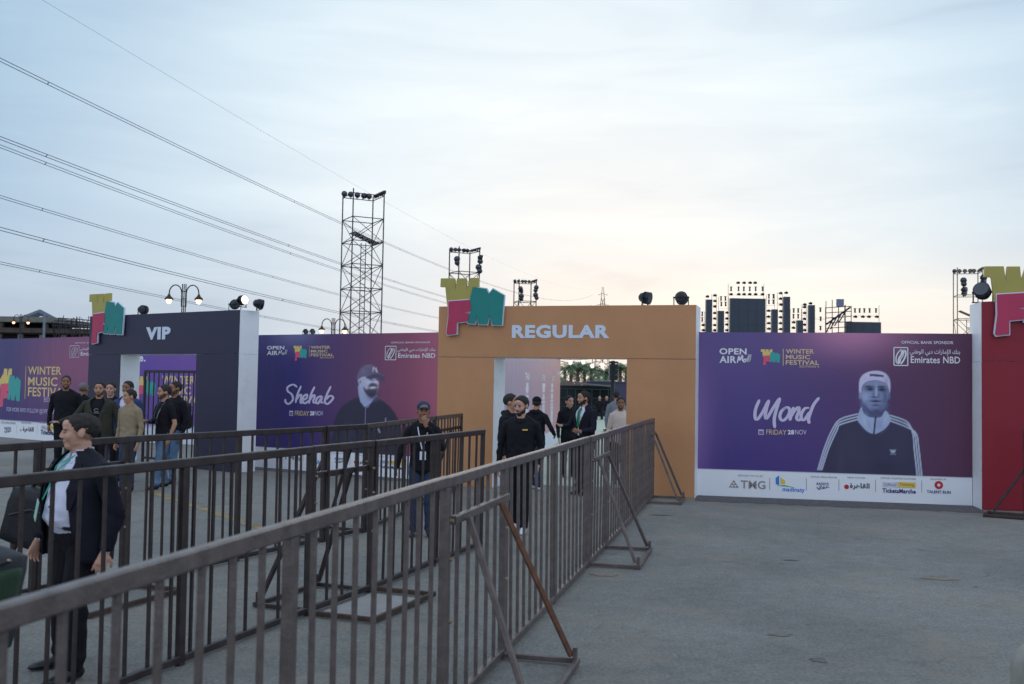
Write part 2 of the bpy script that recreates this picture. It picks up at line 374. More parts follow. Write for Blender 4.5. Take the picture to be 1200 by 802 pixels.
# colour print on a fine grid: numpy shapes in the print's own units
def poly_sdf(X, Y, P):
    P = np.array(P, float); n = len(P); d = np.full(X.shape, 1e9); s = np.ones(X.shape)
    for i in range(n):
        a = P[i]; b = P[i - 1]; e = b - a; w0 = X - a[0]; w1 = Y - a[1]
        t = np.clip((w0 * e[0] + w1 * e[1]) / (e @ e), 0, 1)
        d = np.minimum(d, (w0 - e[0] * t) ** 2 + (w1 - e[1] * t) ** 2)
        c1 = Y >= a[1]; c2 = Y < b[1]; c3 = e[0] * w1 > e[1] * w0
        s = np.where((c1 & c2 & c3) | (~c1 & ~c2 & ~c3), -s, s)
    return s * np.sqrt(d)
class Canvas:
    def __init__(s, X, Y): s.X = X; s.Y = Y; s.C = np.zeros(X.shape + (3,))
    def soft(s, c, r, col, a=1.0, rot=0):
        x = s.X - c[0]; y = s.Y - c[1]; x, y = x * math.cos(rot) + y * math.sin(rot), -x * math.sin(rot) + y * math.cos(rot)
        s.put(a * np.exp(-(x / r[0]) ** 2 - (y / r[1]) ** 2), col)
    def put(s, m_, col):
        m_ = np.clip(m_, 0, 1)[..., None]; s.C = s.C * (1 - m_) + np.array(srgb(*col)[:3]) * m_
    def poly(s, P, col, soft=.6, a=1.0): s.put(a * (.5 - poly_sdf(s.X, s.Y, [tuple(q) for q in (smooth_poly(P) if soft > .8 else P)]) / soft), col)
    def ell(s, c, r, col, soft=.25, a=1.0, rot=0):
        x = s.X - c[0]; y = s.Y - c[1]; x, y = x * math.cos(rot) + y * math.sin(rot), -x * math.sin(rot) + y * math.cos(rot)
        q = np.sqrt((x / r[0]) ** 2 + (y / r[1]) ** 2); s.put(a * (1 - q) / soft + .0, col)
    def line(s, P, w, col, a=1.0):
        P = [(p.x, p.y) for p in smooth_path(P)]
        d = np.full(s.X.shape, 1e9)
        for (ax, ay), (bx, by) in zip(P[:-1], P[1:]):
            ex, ey = bx - ax, by - ay; t = np.clip(((s.X - ax) * ex + (s.Y - ay) * ey) / (ex * ex + ey * ey + 1e-9), 0, 1)
            d = np.minimum(d, np.hypot(s.X - ax - ex * t, s.Y - ay - ey * t))
        s.put(a * (.5 + (w / 2 - d) / .8), col)
def smooth_poly(P):
    q = []
    n = len(P)
    for i in range(n):
        a, b, c, d = [Vector((*P[(i + k) % n], 0)) for k in (-1, 0, 1, 2)]
        for t in (0, .34, .67): 
            v = .5 * ((2 * b) + (-a + c) * t + (2 * a - 5 * b + 4 * c - d) * t * t + (-a + 3 * b - 3 * c + d) * t ** 3); q.append((v.x, v.y))
    return q
print_m = bpy.data.materials.new('vinyl_print'); print_m.use_nodes = True
_t = print_m.node_tree; _a = _t.nodes.new('ShaderNodeVertexColor'); _a.layer_name = 'ink'
_b = _t.nodes['Principled BSDF']; _t.links.new(_a.outputs[0], _b.inputs['Base Color']); _b.inputs['Roughness'].default_value = .42
_n = _t.nodes.new('ShaderNodeTexNoise'); _n.inputs['Scale'].default_value = 1.3; _n.inputs['Detail'].default_value = 3
_c = _t.nodes.new('ShaderNodeTexCoord'); _mp = _t.nodes.new('ShaderNodeMapping'); _mp.inputs['Scale'].default_value = (2.2, 1, .35)
_t.links.new(_c.outputs['Object'], _mp.inputs[0]); _t.links.new(_mp.outputs[0], _n.inputs['Vector'])
_p = _t.nodes.new('ShaderNodeBump'); _p.inputs['Strength'].default_value = .35; _p.inputs['Distance'].default_value = .05
_t.links.new(_n.outputs[0], _p.inputs['Height']); _t.links.new(_p.outputs[0], _b.inputs['Normal'])

def printed(parent, L, h, step, box_, paint, y=-.004, name='printed_vinyl'):
    """box_ = (x0, x1, ytop, ybottom) of the print's own units"""
    nx = max(2, int(L / step)); nz = max(2, int(h / step))
    gx_ = np.linspace(0, 1, nx + 1); gz_ = np.linspace(0, 1, nz + 1); U, V = np.meshgrid(gx_, gz_)
    X = box_[0] + U * (box_[1] - box_[0]); Y = box_[3] + V * (box_[2] - box_[3])
    cv = Canvas(X, Y); paint(cv)
    co = np.stack([U * L, np.full_like(U, y) + .006 * np.sin(U * 9 + 1) * np.sin(V * 2), V * h], -1).reshape(-1, 3)
    co[:, 1] = np.minimum(co[:, 1], -.003)
    idx = np.arange((nx + 1) * (nz + 1)).reshape(nz + 1, nx + 1)
    q = np.stack([idx[:-1, :-1], idx[:-1, 1:], idx[1:, 1:], idx[1:, :-1]], -1).reshape(-1, 4)
    me = bpy.data.meshes.new(name); me.vertices.add(len(co)); me.vertices.foreach_set('co', co.ravel())
    me.loops.add(q.size); me.loops.foreach_set('vertex_index', q.ravel()); me.polygons.add(len(q))
    me.polygons.foreach_set('loop_start', np.arange(0, q.size, 4)); me.update(); me.validate()
    at = me.color_attributes.new('ink', 'FLOAT_COLOR', 'POINT')
    at.data.foreach_set('color', np.concatenate([np.clip(cv.C, 0, 1).reshape(-1, 3), np.ones((len(co), 1))], 1).ravel())
    me.polygons.foreach_set('use_smooth', [True] * len(me.polygons)); me.materials.append(print_m)
    return obj(name, me, parent)

LOGO_W = [(165,150),(308,150),(325,268),(335,152),(430,152),(440,265),(475,152),(562,150),(562,242),(505,240),(475,362),(258,378),(243,440),(232,380),(215,238),(162,235)]
LOGO_F = [(255,380),(478,366),(490,478),(408,490),(476,500),(462,578),(345,590),(345,700),(250,712),(240,695),(258,540)]
LOGO_M = [(505,240),(645,260),(670,312),(712,262),(826,325),(808,615),(712,612),(685,515),(660,608),(572,605),(548,520),(535,602),(462,596),(480,500),(492,480),(478,366)]
def offset_poly(P, k):
    n = len(P); ar = sum(P[i][0] * P[(i + 1) % n][1] - P[(i + 1) % n][0] * P[i][1] for i in range(n)); sg = 1 if ar > 0 else -1; o = []
    for i in range(n):
        a = Vector(P[i - 1]); b = Vector(P[i]); c = Vector(P[(i + 1) % n])
        d1 = (b - a).normalized(); d2 = (c - b).normalized(); n1 = Vector((d1.y, -d1.x)); n2 = Vector((d2.y, -d2.x))
        nn = (n1 + n2); nn = nn.normalized() if nn.length > .1 else n1
        o.append(tuple(b + nn * k * sg / max(.55, nn.dot(n1))))
    return o
def logo(parent, x, z, w, y, thick, outline=True, inks=None):
    """three joined letters W, F and M; x, z = top left corner"""
    s = w / 664.0; inks = inks or (logo_y, logo_r, logo_g)
    for k, (P, m_) in enumerate(zip((LOGO_W, LOGO_F, LOGO_M), inks)):
        Q = [(x + (a - 162) * s, z - (b - 150) * s) for a, b in P]
        yy = y - (thick * .35 * (k == 1)) - (thick * .2 * (k == 2))
        lt = MB().prism(Q, yy - thick, yy).build('logo_letter', m_, parent)
        if outline and k: MB().prism(offset_poly(Q, -8 * s) if False else offset_poly(Q, 9 * s), yy - thick * .7, yy - .001 - .002 * k).build('letter_outline', pale_blue, lt)

def bank_block(e, W_, x0, y0, s=1.0, small='OFFICIAL BANK SPONSOR'):
    """bank lettering; x0,y0 = photo position of the emblem's top left, s = size against the right-hand wall"""
    f = lambda a, b: W_.loc(x0 + a * s, y0 + b * s)
    def T(st, a0, a1, b0, b1, m_, **k):
        p = f(a0, b1); q = f(a1, b0); text(st, p[0], q[0], p[1], q[1], -.009, m_, e, **k)
    T(small, 9, 71, -7.5, -4.5, white_ink, bold=.01)
    T('Emirates NBD', 20, 79, 11, 18.5, white_ink, bold=.015)
    T(arabic('بنك الإمارات دبي الوطني').replace(chr(0xFEE0) + '', chr(0xFEE0)), 19, 79, 2.5, 10, white_ink, bold=.01)
    mb = MB(); a = f(0, 0); b = f(16.5, 21.5); t = .018 * s
    mb.box(((a[0] + b[0]) / 2, -.0095, a[1]), (b[0] - a[0], .001, t)); mb.box(((a[0] + b[0]) / 2, -.0095, b[1]), (b[0] - a[0], .001, t))
    mb.box((a[0], -.0095, (a[1] + b[1]) / 2), (t, .001, a[1] - b[1])); mb.box((b[0], -.0095, (a[1] + b[1]) / 2), (t, .001, a[1] - b[1]))
    def cv(pts, w):
        P = [f(*p) for p in pts]; brush(mb, P, w, -.0095)
    cv([(3, 19), (2.5, 12), (5, 6), (9, 2)], .022 * s); cv([(5, 20), (6, 13), (9, 8), (10, 3)], .035 * s)
    cv([(13.5, 3), (14, 9), (11.5, 15), (8, 20)], .03 * s); cv([(12, 2), (11, 9), (8, 14), (7, 19)], .02 * s)
    mb.build('bank_emblem', white_ink, e)

def festival_block(e, W_, x0, y0, s=1.0, edition=True):
    f = lambda a, b: W_.loc(x0 + a * s, y0 + b * s)
    a = f(0, 0); b = f(23, 0); logo(e, a[0], a[1], b[0] - a[0], -.0085, .001, False, (print_y, print_r, print_g))
    def T(st, a0, a1, b0, b1, m_, **k):
        p = f(a0, b1); q = f(a1, b0); text(st, p[0], q[0], p[1], q[1], -.0095, m_, e, **k)
    T('WINTER', 29.5, 63, 0, 5, gold_ink, bold=.02); T('MUSIC', 29.5, 58.5, 6.8, 11.6, gold_ink, bold=.02); T('FESTIVAL', 29.5, 69, 13.3, 18.2, gold_ink, bold=.02)
    T('EDITION 4', 46, 69, 19.4, 21.6, gold_ink)
    p = f(26.5, 19.5); q = f(26.5, -.5); MB().box((p[0], -.009, (p[1] + q[1]) / 2), (.012 * s, .001, q[1] - p[1])).build('divider_line', gold_ink, e)

def openair_block(e, W_, x0, y0, s=1.0):
    f = lambda a, b: W_.loc(x0 + a * s, y0 + b * s)
    def T(st, a0, a1, b0, b1, m_, **k):
        p = f(a0, b1); q = f(a1, b0); text(st, p[0], q[0], p[1], q[1], -.009, m_, e, **k)
    T('OPEN', 1, 33, 0, 7, white_ink, bold=.03); T('AIR', 1, 21, 9, 17, white_ink, bold=.03)
    mb = MB()
    for st in ([(22, 17), (24, 9), (25, 14), (28, 8), (28, 15)], [(31, 12), (29, 15), (31, 16), (32.5, 12), (32, 16)], [(34, 16), (36, 7), (34.5, 12), (34.5, 16)], [(36.5, 16), (38, 7), (36.5, 16)]):
        brush(mb, [f(*p) for p in st], .025 * s, -.009)
    mb.build('script_lettering', white_ink, e)

def sponsor_band(e, W_, x0, x1, yb, slope, s=1.0, which=range(6)):
    """logos along the white foot of the banner. positions in photo units of the right-hand wall, mapped linearly"""
    def f(x, y):  # x in 817..1139, y relative to band middle
        X = x0 + (x - 817) / 322 * (x1 - x0); return W_.loc(X, yb + (X - x0) * slope + y * s)
    def T(st, a0, a1, b0, b1, m_, **k):
        p = f(a0, b1); q = f(a1, b0); text(st, p[0], q[0], p[1], q[1], -.009, m_, e, **k)
    for a0, a1, st in ((865, 894, 'BROUGHT TO YOU BY'), (950, 981, 'OFFICIAL MEDIA PARTNER'), (993, 1014, 'MEDIA PARTNER'), (1032, 1073, 'OFFICIAL TICKETING PLATFORM'), (1090, 1109, 'ORGANISED BY')):
        T(st, a0, a1, -10.6, -9.2, grey_ink)
    T('TMG', 868, 897, -4, 5, grey_ink, bold=.012)
    mb = MB()
    for k, (dx, dz) in enumerate(((0, 0), (4, 0), (8, 0), (2, -3), (6, -3), (4, -6))):
        P = [f(854 + dx * .95, 4.2 + dz), f(858.2 + dx * .95, 4.2 + dz), f(856.1 + dx * .95, 1.4 + dz)]; mb.prism(P, -.010, -.009)
    mb.build('triangle_emblem', grey_ink, e)
    mb = MB(); mb.prism([f(909, -8), f(913, -11), f(913, 1), f(909, -1)], -.010, -.009, 0); mb.prism([f(914.5, -9), f(920, -5), f(920, -1), f(914.5, -1)], -.010, -.009, 1)
    mb.prism([f(911, 1), f(932, 3), f(919, 0)], -.010, -.009, 2); mb.build('city_emblem', [sky_ink, yellow_ink, green_ink], e)
    T('madinaty', 917, 943, 3, 9, sky_ink, bold=.02)
    T("RADIO'S", 957, 971, -3.5, -.3, navy_ink, bold=.02); T(arabic('هوي'), 957, 972, .3, 5, navy_ink, bold=.03)
    T(arabic('القاهرة'), 996, 1019, -3.5, 4, black_ink, bold=.03)
    mb = MB(); c = f(992, 1); mb.tube([(c[0], -.010, c[1]), (c[0], -.009, c[1])], .04 * s, 12); mb.build('round_emblem', red_ink, e)
    mb = MB(); p = f(1034, .5); q = f(1052, -5.5); mb.box(((p[0] + q[0]) / 2, -.0092, (p[1] + q[1]) / 2), (q[0] - p[0], .001, q[1] - p[1]), mi=0)
    p = f(1052.3, .5); q = f(1073, -5.5); mb.box(((p[0] + q[0]) / 2, -.0092, (p[1] + q[1]) / 2), (q[0] - p[0], .001, q[1] - p[1]), mi=1); mb.build('ticket_patch', [mat('pale_patch', srgb(214, 218, 232), .6), yellow_ink], e)
    T('Official', 1036, 1050, -4, -1, navy_ink); T('Ticketing', 1054, 1071, -4, -1, black_ink)
    T('TicketsMarche', 1034, 1073, 2.5, 7, navy_ink, bold=.03)
    mb = MB(); c = f(1100, -3); mb.tube([(c[0], -.010, c[1]), (c[0], -.009, c[1])], .068 * s, 16, 0); mb.tube([(c[0], -.0115, c[1]), (c[0], -.010, c[1])], .026 * s, 12, 1); mb.build('red_disc_emblem', [red_ink, white_ink], e)
    T('TALENT RUN', 1086, 1114, 3.6, 6.6, navy_ink, bold=.02)
    mb = MB()
    for x in (902, 945, 983, 1026, 1080):
        p = f(x, 6); q = f(x, -8); mb.box((p[0], -.009, (p[1] + q[1]) / 2), (.008 * s, .001, q[1] - p[1]))
    mb.build('divider_line', grey_ink, e)

def script_text(e, W_, strokes, w, m_=lilac_ink, name='brush_lettering'):
    mb = MB()
    for st in strokes: brush(mb, [W_.loc(*p) for p in st], w, -.0095)
    mb.build(name, m_, e)

def wall_thing(W_, label, name='banner_wall'):  # board with its print
    e = thing(name, label, 'banner wall', W_.A, W_.rz, 'printed banner walls')
    MB().box((W_.L / 2, W_.t / 2, W_.h / 2), (W_.L, W_.t, W_.h)).build('backing_board', white_p, e)
    return e
def date_line(e, W_, x0, x1, y0, y1, tilt=0.0, s=1.0):
    def T(st, a, b, m_, **k):
        p = W_.loc(x0 + (x1 - x0) * a, y1); q = W_.loc(x0 + (x1 - x0) * b, y0); text(st, p[0], q[0], p[1], q[1], -.009, m_, e, **k)
    T('FRIDAY', .16, .58, gold_ink); T('28', .61, .74, white_ink, bold=.04); T('NOV', .76, 1.0, lilac_ink)
    p = W_.loc(x0, y1); q = W_.loc(x0 + (x1 - x0) * .1, y0); mb = MB(); w = q[0] - p[0]; h = q[1] - p[1]
    for i in range(2): mb.box((p[0] + w / 2, -.009, p[1] + h * (.0 if i == 0 else .92)), (w, .001, h * (.14 if i == 0 else .3))); mb.box((p[0] + w * i, -.009, p[1] + h / 2), (w * .14, .001, h))
    for i in range(3):
        for j in range(2): mb.box((p[0] + w * (.25 + .25 * i), -.009, p[1] + h * (.3 + .25 * j)), (w * .12, .001, h * .12))
    mb.build('calendar_icon', lilac_ink, e)

# --- right-hand wall with the cap-and-track-jacket portrait
WM = Wall(gp(816.5, 17.75), gp(1139, 16.85), 2.9, .09)
eM = wall_thing(WM, 'purple banner wall lettered Mond with a portrait in white cap and striped track top')
BAND = .165
def paint_mond(c):
    X, Y = c.X, c.Y
    c.C[:] = np.array(srgb(92, 74, 138)[:3])
    c.put(np.clip((X - 880) / 170, 0, 1) * .85, (92, 56, 96)); c.put(np.clip((X - 1010) / 120, 0, 1) * .8, (94, 46, 74))
    c.put(np.clip((Y - 440) / 110, 0, 1) * np.clip((1080 - X) / 160, 0, 1) * .65, (62, 42, 128))
    c.put(np.exp(-((X - 1000) / 62) ** 2 - ((Y - 388) / 30) ** 2) * .75, (226, 150, 186)); c.put(np.exp(-((X - 812) / 22) ** 2 - ((Y - 500) / 90) ** 2) * .5, (176, 132, 196))  # pink light bloom near the top edge, painted into the banner colour
    c.put(np.exp(-((X - 870) / 90) ** 2 - ((Y - 392) / 50) ** 2) * .35, (110, 96, 150))
    K = lambda P: [(940 + a / 5.34, 420 + b / 5.34) for a, b in P]
    body = K([(128, 760), (132, 715), (150, 650), (176, 570), (205, 500), (228, 440), (245, 415), (300, 380), (385, 350), (470, 420), (565, 350), (640, 385), (705, 430), (728, 480), (742, 560), (756, 650), (768, 720), (768, 760)])
    c.poly(body, (56, 54, 84), 1.2)
    c.ell((1000, 525), (22, 40), (70, 66, 92), 1.0, .5); c.ell((1050, 520), (20, 40), (62, 60, 90), 1.0, .5)
    for k in (-1, 0, 1):
        o = k * 17
        c.line(K([(372, 372 + o), (262, 408 + o), (228 + o * .9, 458), (178 + o * .8, 575), (136 + o * .7, 712)]), 1.5, (206, 214, 236))
        c.line(K([(570, 376 + o), (672, 414 + o), (718 + o * .6, 470), (730 + o * .8, 560), (748 + o * .8, 728)]), 1.5, (206, 214, 236))
    Z = lambda P: [(1000 + a / 9.43, 430 + b / 9.43) for a, b in P]; q = 9.43
    def g(x, y, rx, ry, col, a=1.0, rot=0): c.soft((1000 + x / q, 430 + y / q), (rx / q, ry / q), col, a, rot)
    c.poly(Z([(132, 400), (410, 400), (405, 480), (395, 540), (345, 580), (200, 580), (140, 520)]), (92, 100, 142), 1.0)
    c.ell((1000 + 116 / q, 430 + 325 / q), (20 / q, 50 / q), (142, 150, 188), .4); c.ell((1000 + 430 / q, 430 + 330 / q), (16 / q, 48 / q), (112, 118, 160), .4)
    c.poly(Z([(128, 230), (150, 165), (270, 130), (400, 170), (422, 240), (420, 330), (404, 400), (378, 462), (330, 512), (285, 528), (238, 500), (182, 440), (142, 380), (124, 300)]), (146, 156, 196), 1.0)
    g(385, 350, 36, 100, (76, 84, 128), .85); g(175, 420, 26, 50, (96, 104, 148), .6); g(300, 505, 95, 46, (66, 70, 108), .95); g(350, 455, 50, 45, (96, 104, 146), .6); g(150, 250, 26, 60, (138, 146, 184), .5)
    g(170, 345, 45, 60, (180, 192, 226), .7); g(275, 190, 85, 24, (148, 150, 186), .7); g(340, 350, 40, 45, (138, 148, 188), .6)
    g(222, 252, 56, 26, (52, 58, 98), 1.0); g(352, 256, 58, 27, (46, 52, 92), 1.0); g(208, 226, 48, 10, (34, 36, 68), 1.0, .03); g(345, 226, 52, 10, (34, 36, 68), 1.0, -.02)
    g(225, 258, 22, 10, (18, 20, 46), 1.0); g(352, 260, 22, 10, (18, 20, 46), 1.0)
    g(290, 268, 13, 62, (196, 204, 232), .8); g(262, 312, 13, 24, (96, 102, 146), .8); g(318, 318, 15, 24, (92, 98, 142), .7); g(275, 342, 40, 9, (34, 38, 74), 1.0); g(288, 322, 12, 13, (190, 198, 226), .7)
    g(284, 362, 14, 9, (120, 128, 166), .6); g(284, 383, 60, 11, (50, 50, 88), 1.0); g(284, 391, 52, 6, (20, 22, 52), 1.0); g(286, 408, 42, 10, (136, 130, 168), .85); g(286, 432, 42, 11, (58, 62, 104), .95); g(284, 455, 26, 14, (140, 148, 186), .5)
    c.poly(Z([(104, 285), (102, 210), (113, 140), (155, 90), (215, 60), (290, 50), (360, 62), (410, 98), (438, 155), (443, 230), (436, 300), (426, 255), (400, 196), (340, 165), (270, 157), (200, 170), (150, 205), (132, 250), (120, 300)]), (216, 208, 238), .9)
    g(400, 170, 24, 50, (168, 164, 204), .7); g(210, 105, 50, 18, (232, 222, 246), .7)
    c.line(Z([(128, 262), (150, 208), (200, 172), (270, 160), (340, 168), (400, 198), (424, 250)]), .8, (120, 120, 160), .8)
    c.poly(Z([(218, 86), (365, 95), (371, 121), (330, 116), (260, 110), (222, 112)]), (58, 54, 88), .5)
    c.poly(Z([(130, 452), (150, 518), (200, 560), (270, 570), (345, 560), (390, 488), (442, 560), (437, 620), (385, 690), (300, 742), (252, 748), (190, 722), (130, 660), (86, 600), (98, 530)]), (178, 190, 224), .9)
    g(330, 650, 50, 60, (148, 160, 200), .7); g(170, 600, 30, 60, (198, 208, 236), .7); g(210, 640, 12, 70, (150, 162, 202), .6, -.4); g(390, 590, 14, 60, (196, 206, 234), .6, .4)
    c.line(Z([(283, 565), (276, 640), (266, 745)]), 2.0, (44, 44, 72))
    c.soft((1016, 540), (10, 22), (66, 64, 92), .6); c.soft((1060, 520), (8, 20), (64, 62, 92), .6); c.soft((990, 545), (5, 16), (76, 72, 98), .5); c.soft((1040, 548), (16, 8), (48, 46, 74), .6)
    for q in (-1, 0, 1): c.ell((1050 + q * 1.9, 529), (1.1, 2.6), (200, 206, 226), .4, rot=q * .5)
    c.line([(1047, 532.6), (1053, 532.6)], .7, (180, 186, 210))
    c.put((Y - 557.0) / .9 + .5, (242, 245, 250))
printed(eM, WM.L, WM.h, .0145, (817, 1139, 391, 589), paint_mond)
openair_block(eM, WM, 842, 408.5, 1.0); festival_block(eM, WM, 891.5, 409.5, .99); bank_block(eM, WM, 1047.5, 407.5, .98)
C6 = lambda P: [(820 + a / 5.73, 460 + b / 5.73) for a, b in P]
script_text(eM, WM, [C6(p) for p in ([(402, 48), (376, 110), (371, 165), (386, 182), (424, 130), (462, 52)], [(466, 50), (448, 108), (440, 160), (452, 172), (496, 100), (538, 36)], [(540, 36), (516, 110), (500, 180), (504, 240)],
    [(578, 100), (548, 128), (538, 165), (556, 190), (588, 165), (604, 125), (590, 100), (560, 112)], [(630, 98), (616, 145), (604, 190)], [(610, 165), (640, 118), (664, 100), (664, 130), (650, 170), (664, 188), (684, 170)],
    [(736, 104), (706, 108), (682, 145), (684, 182), (706, 180), (738, 130)], [(802, 34), (764, 84), (738, 150), (730, 182), (736, 210)])], .056)
date_line(eM, WM, 889, 945, 504, 509.3)
sponsor_band(eM, WM, 817, 1139, 566.5, .018)

# --- wall with the capped bearded portrait
WS = Wall(gp(298.5, 22.0), gp(516, 19.45), 2.9, .09)
eS = wall_thing(WS, 'purple and pink banner wall lettered Shehab with a smiling bearded portrait in dark cap')
def paint_shehab(c):
    X, Y = c.X, c.Y
    c.C[:] = np.array(srgb(60, 52, 118)[:3])
    c.put(np.clip((X - 350) / 70, 0, 1) * .9, (104, 62, 104)); c.put(np.clip((X - 420) / 90, 0, 1) * .9, (176, 90, 108)); c.put(np.clip((X - 480) / 45, 0, 1) * .5, (206, 116, 146))
    c.put(np.clip((Y - 470) / 60, 0, 1) * np.clip((470 - X) / 120, 0, 1) * .6, (52, 34, 112)); c.put(np.exp(-((X - 348) / 26) ** 2 - ((Y - 388) / 20) ** 2) * .45, (160, 158, 200))
    c.put(np.clip((Y - 470) / 70, 0, 1) * np.clip((X - 430) / 60, 0, 1) * .4, (110, 44, 96))
    K = lambda P: [(300 + a / 5.4545, 390 + b / 5.4545) for a, b in P]
    c.poly(K([(530, 640), (548, 540), (600, 465), (690, 415), (725, 440), (775, 410), (860, 460), (915, 530), (950, 640), (950, 860), (530, 860)]), (52, 50, 72), 1.4)
    Z = lambda P: [(410 + a / 9.43, 420 + b / 9.43) for a, b in P]; q = 9.43
    def g(x, y, rx, ry, col, a=1.0, rot=0): c.soft((410 + x / q, 420 + y / q), (rx / q, ry / q), col, a, rot)
    c.poly(Z([(148, 290), (330, 400), (305, 450), (255, 540), (222, 555), (190, 530), (155, 455)]), (176, 186, 220), .9)
    c.poly(Z([(135, 245), (200, 205), (320, 235), (352, 268), (352, 310), (342, 380), (300, 440), (250, 432), (190, 385), (150, 300)]), (204, 200, 224), .9)
    g(290, 450, 60, 28, (120, 126, 164), .6); g(190, 340, 22, 60, (186, 188, 216), .6)
    c.poly(Z([(192, 322), (228, 352), (246, 318), (256, 290), (290, 276), (330, 286), (348, 322), (338, 400), (292, 446), (245, 428), (205, 378)]), (84, 72, 98), 2.0, .95)
    g(285, 405, 50, 30, (58, 50, 76), .8); g(292, 330, 40, 13, (240, 236, 248), 1.0, -.1); g(292, 352, 36, 6, (96, 78, 102), .7); g(292, 312, 44, 5, (70, 60, 84), .7)
    g(322, 262, 17, 20, (232, 228, 244), .9); g(310, 284, 20, 6, (120, 112, 144), .7); g(245, 268, 30, 18, (224, 220, 240), .8); g(285, 246, 30, 6, (70, 64, 92), .9); g(336, 246, 16, 6, (70, 64, 92), .8)
    c.ell((410 + 155 / q, 420 + 262 / q), (22 / q, 32 / q), (190, 188, 216), .4); g(158, 270, 8, 13, (80, 76, 108), .9)
    c.poly(Z([(124, 245), (128, 185), (158, 122), (208, 82), (262, 74), (312, 98), (342, 148), (352, 175), (330, 200), (262, 238), (215, 206), (170, 215)]), (118, 106, 138), .9)
    g(190, 150, 30, 40, (140, 126, 158), .7); g(300, 180, 40, 20, (92, 84, 114), .6); g(240, 90, 40, 10, (146, 132, 162), .6)
    c.poly(Z([(215, 212), (300, 172), (352, 172), (400, 195), (418, 232), (398, 260), (362, 236), (325, 218), (266, 240)]), (84, 78, 108), .9)
    c.line(Z([(222, 208), (300, 172), (350, 172), (398, 194)]), .7, (140, 130, 160), .7)
    c.line(Z([(290, 150), (296, 104), (334, 158), (322, 110)]), 1.0, (226, 218, 232))
    c.soft((440, 500), (12, 14), (60, 56, 80), .6); c.soft((415, 510), (6, 16), (68, 64, 88), .6); c.soft((462, 505), (8, 14), (70, 60, 84), .5)
    c.line(K([(728, 482), (728, 590)]), .7, (150, 150, 180)); c.line(K([(700, 455), (728, 482), (775, 440)]), 1.0, (90, 90, 118))
    c.line([(456, 490), (456, 494)], .8, (190, 186, 206))
    c.line([(448, 503), (450, 507)], 1.2, (200, 200, 215))
    c.put((Y - 532.8) / .9 + .5, (242, 245, 250))
# sponsor band top follows the wall: print units run 391..~552 top to bottom over the whole board
printed(eS, WS.L, WS.h, .019, (298, 513, 391, 558.5), paint_shehab)
openair_block(eS, WS, 312.5, 405.5, .64); festival_block(eS, WS, 344.5, 405.5, .68); bank_block(eS, WS, 452, 406, .74)
C8 = lambda P: [(300 + a / 5.4545, 390 + b / 5.4545) for a, b in P]
script_text(eS, WS, [C8(p) for p in ([(266, 348), (240, 332), (206, 348), (206, 374), (232, 396), (238, 430), (210, 456), (190, 440), (194, 425)],
    [(292, 340), (268, 395), (256, 450)], [(258, 432), (280, 400), (292, 402), (286, 445), (300, 450)], [(302, 432), (326, 418), (328, 396), (308, 406), (300, 436), (314, 452), (338, 436)],
    [(378, 345), (354, 395), (340, 455)], [(343, 436), (366, 402), (378, 406), (368, 442), (384, 450)], [(420, 404), (396, 416), (386, 440), (400, 452), (424, 408), (418, 442), (434, 448)],
    [(482, 342), (456, 395), (442, 440), (458, 456), (484, 436), (496, 414), (474, 404), (450, 428)])], .058)
date_line(eS, WS, 339.5, 379, 482, 487)
sponsor_band(eS, WS, 298, 516, 532, .075, .8)

# --- far left wall
WL = Wall(gp(-66, 33.5), gp(106, 28.3), 3.06, .09)
eL = wall_thing(WL, 'purple banner wall at far left reading Winter Music Festival')
def paint_left(c):
    X, Y = c.X, c.Y
    c.C[:] = np.array(srgb(66, 56, 118)[:3])
    c.put(np.clip((X - 20) / 90, 0, 1) * .95, (150, 82, 120)); c.put(np.clip((Y - 440) / 60, 0, 1) * .75, (66, 50, 118))
    c.put(np.exp(-((X - 75) / 30) ** 2 - ((Y - 425) / 30) ** 2) * .3, (176, 96, 112))
    c.put((Y - 492.5) / 1.2 + .5, (242, 245, 250))
printed(eL, WL.L, WL.h, .05, (-66, 106, 396, 512), paint_left)
def TL(st, x0, y0, x1, y1, m_, **k):
    p = WL.loc(x0, y1); q = WL.loc(x1, y0); text(st, p[0], q[0], p[1], q[1], -.009, m_, eL, **k)
TL('WINTER', 33, 430, 72.5, 439, gold_ink, bold=.02); TL('MUSIC', 33, 442.5, 68, 452, gold_ink, bold=.02); TL('FESTIVAL', 33, 455, 80, 464.5, gold_ink, bold=.02); TL('EDITION 4', 52, 467, 80, 471, lilac_ink)
TL('FOR MORE INFO FOLLOW @OPENAIRMALL', 8, 480.5, 72, 483.5, lilac_ink)
p = WL.loc(-2, 432); q = WL.loc(25.5, 432); logo(eL, p[0], p[1], q[0] - p[0], -.0085, .001, False, (print_y, print_r, print_g))
p = WL.loc(29.5, 467.5); q = WL.loc(29.5, 429); MB().box((p[0], -.009, (p[1] + q[1]) / 2), (.03, .001, q[1] - p[1])).build('divider_line', gold_ink, eL)
bank_block(eL, WL, 82.5, 405.5, .62)
sponsor_band(eL, WL, -72, 106, 504, -.004, .8)

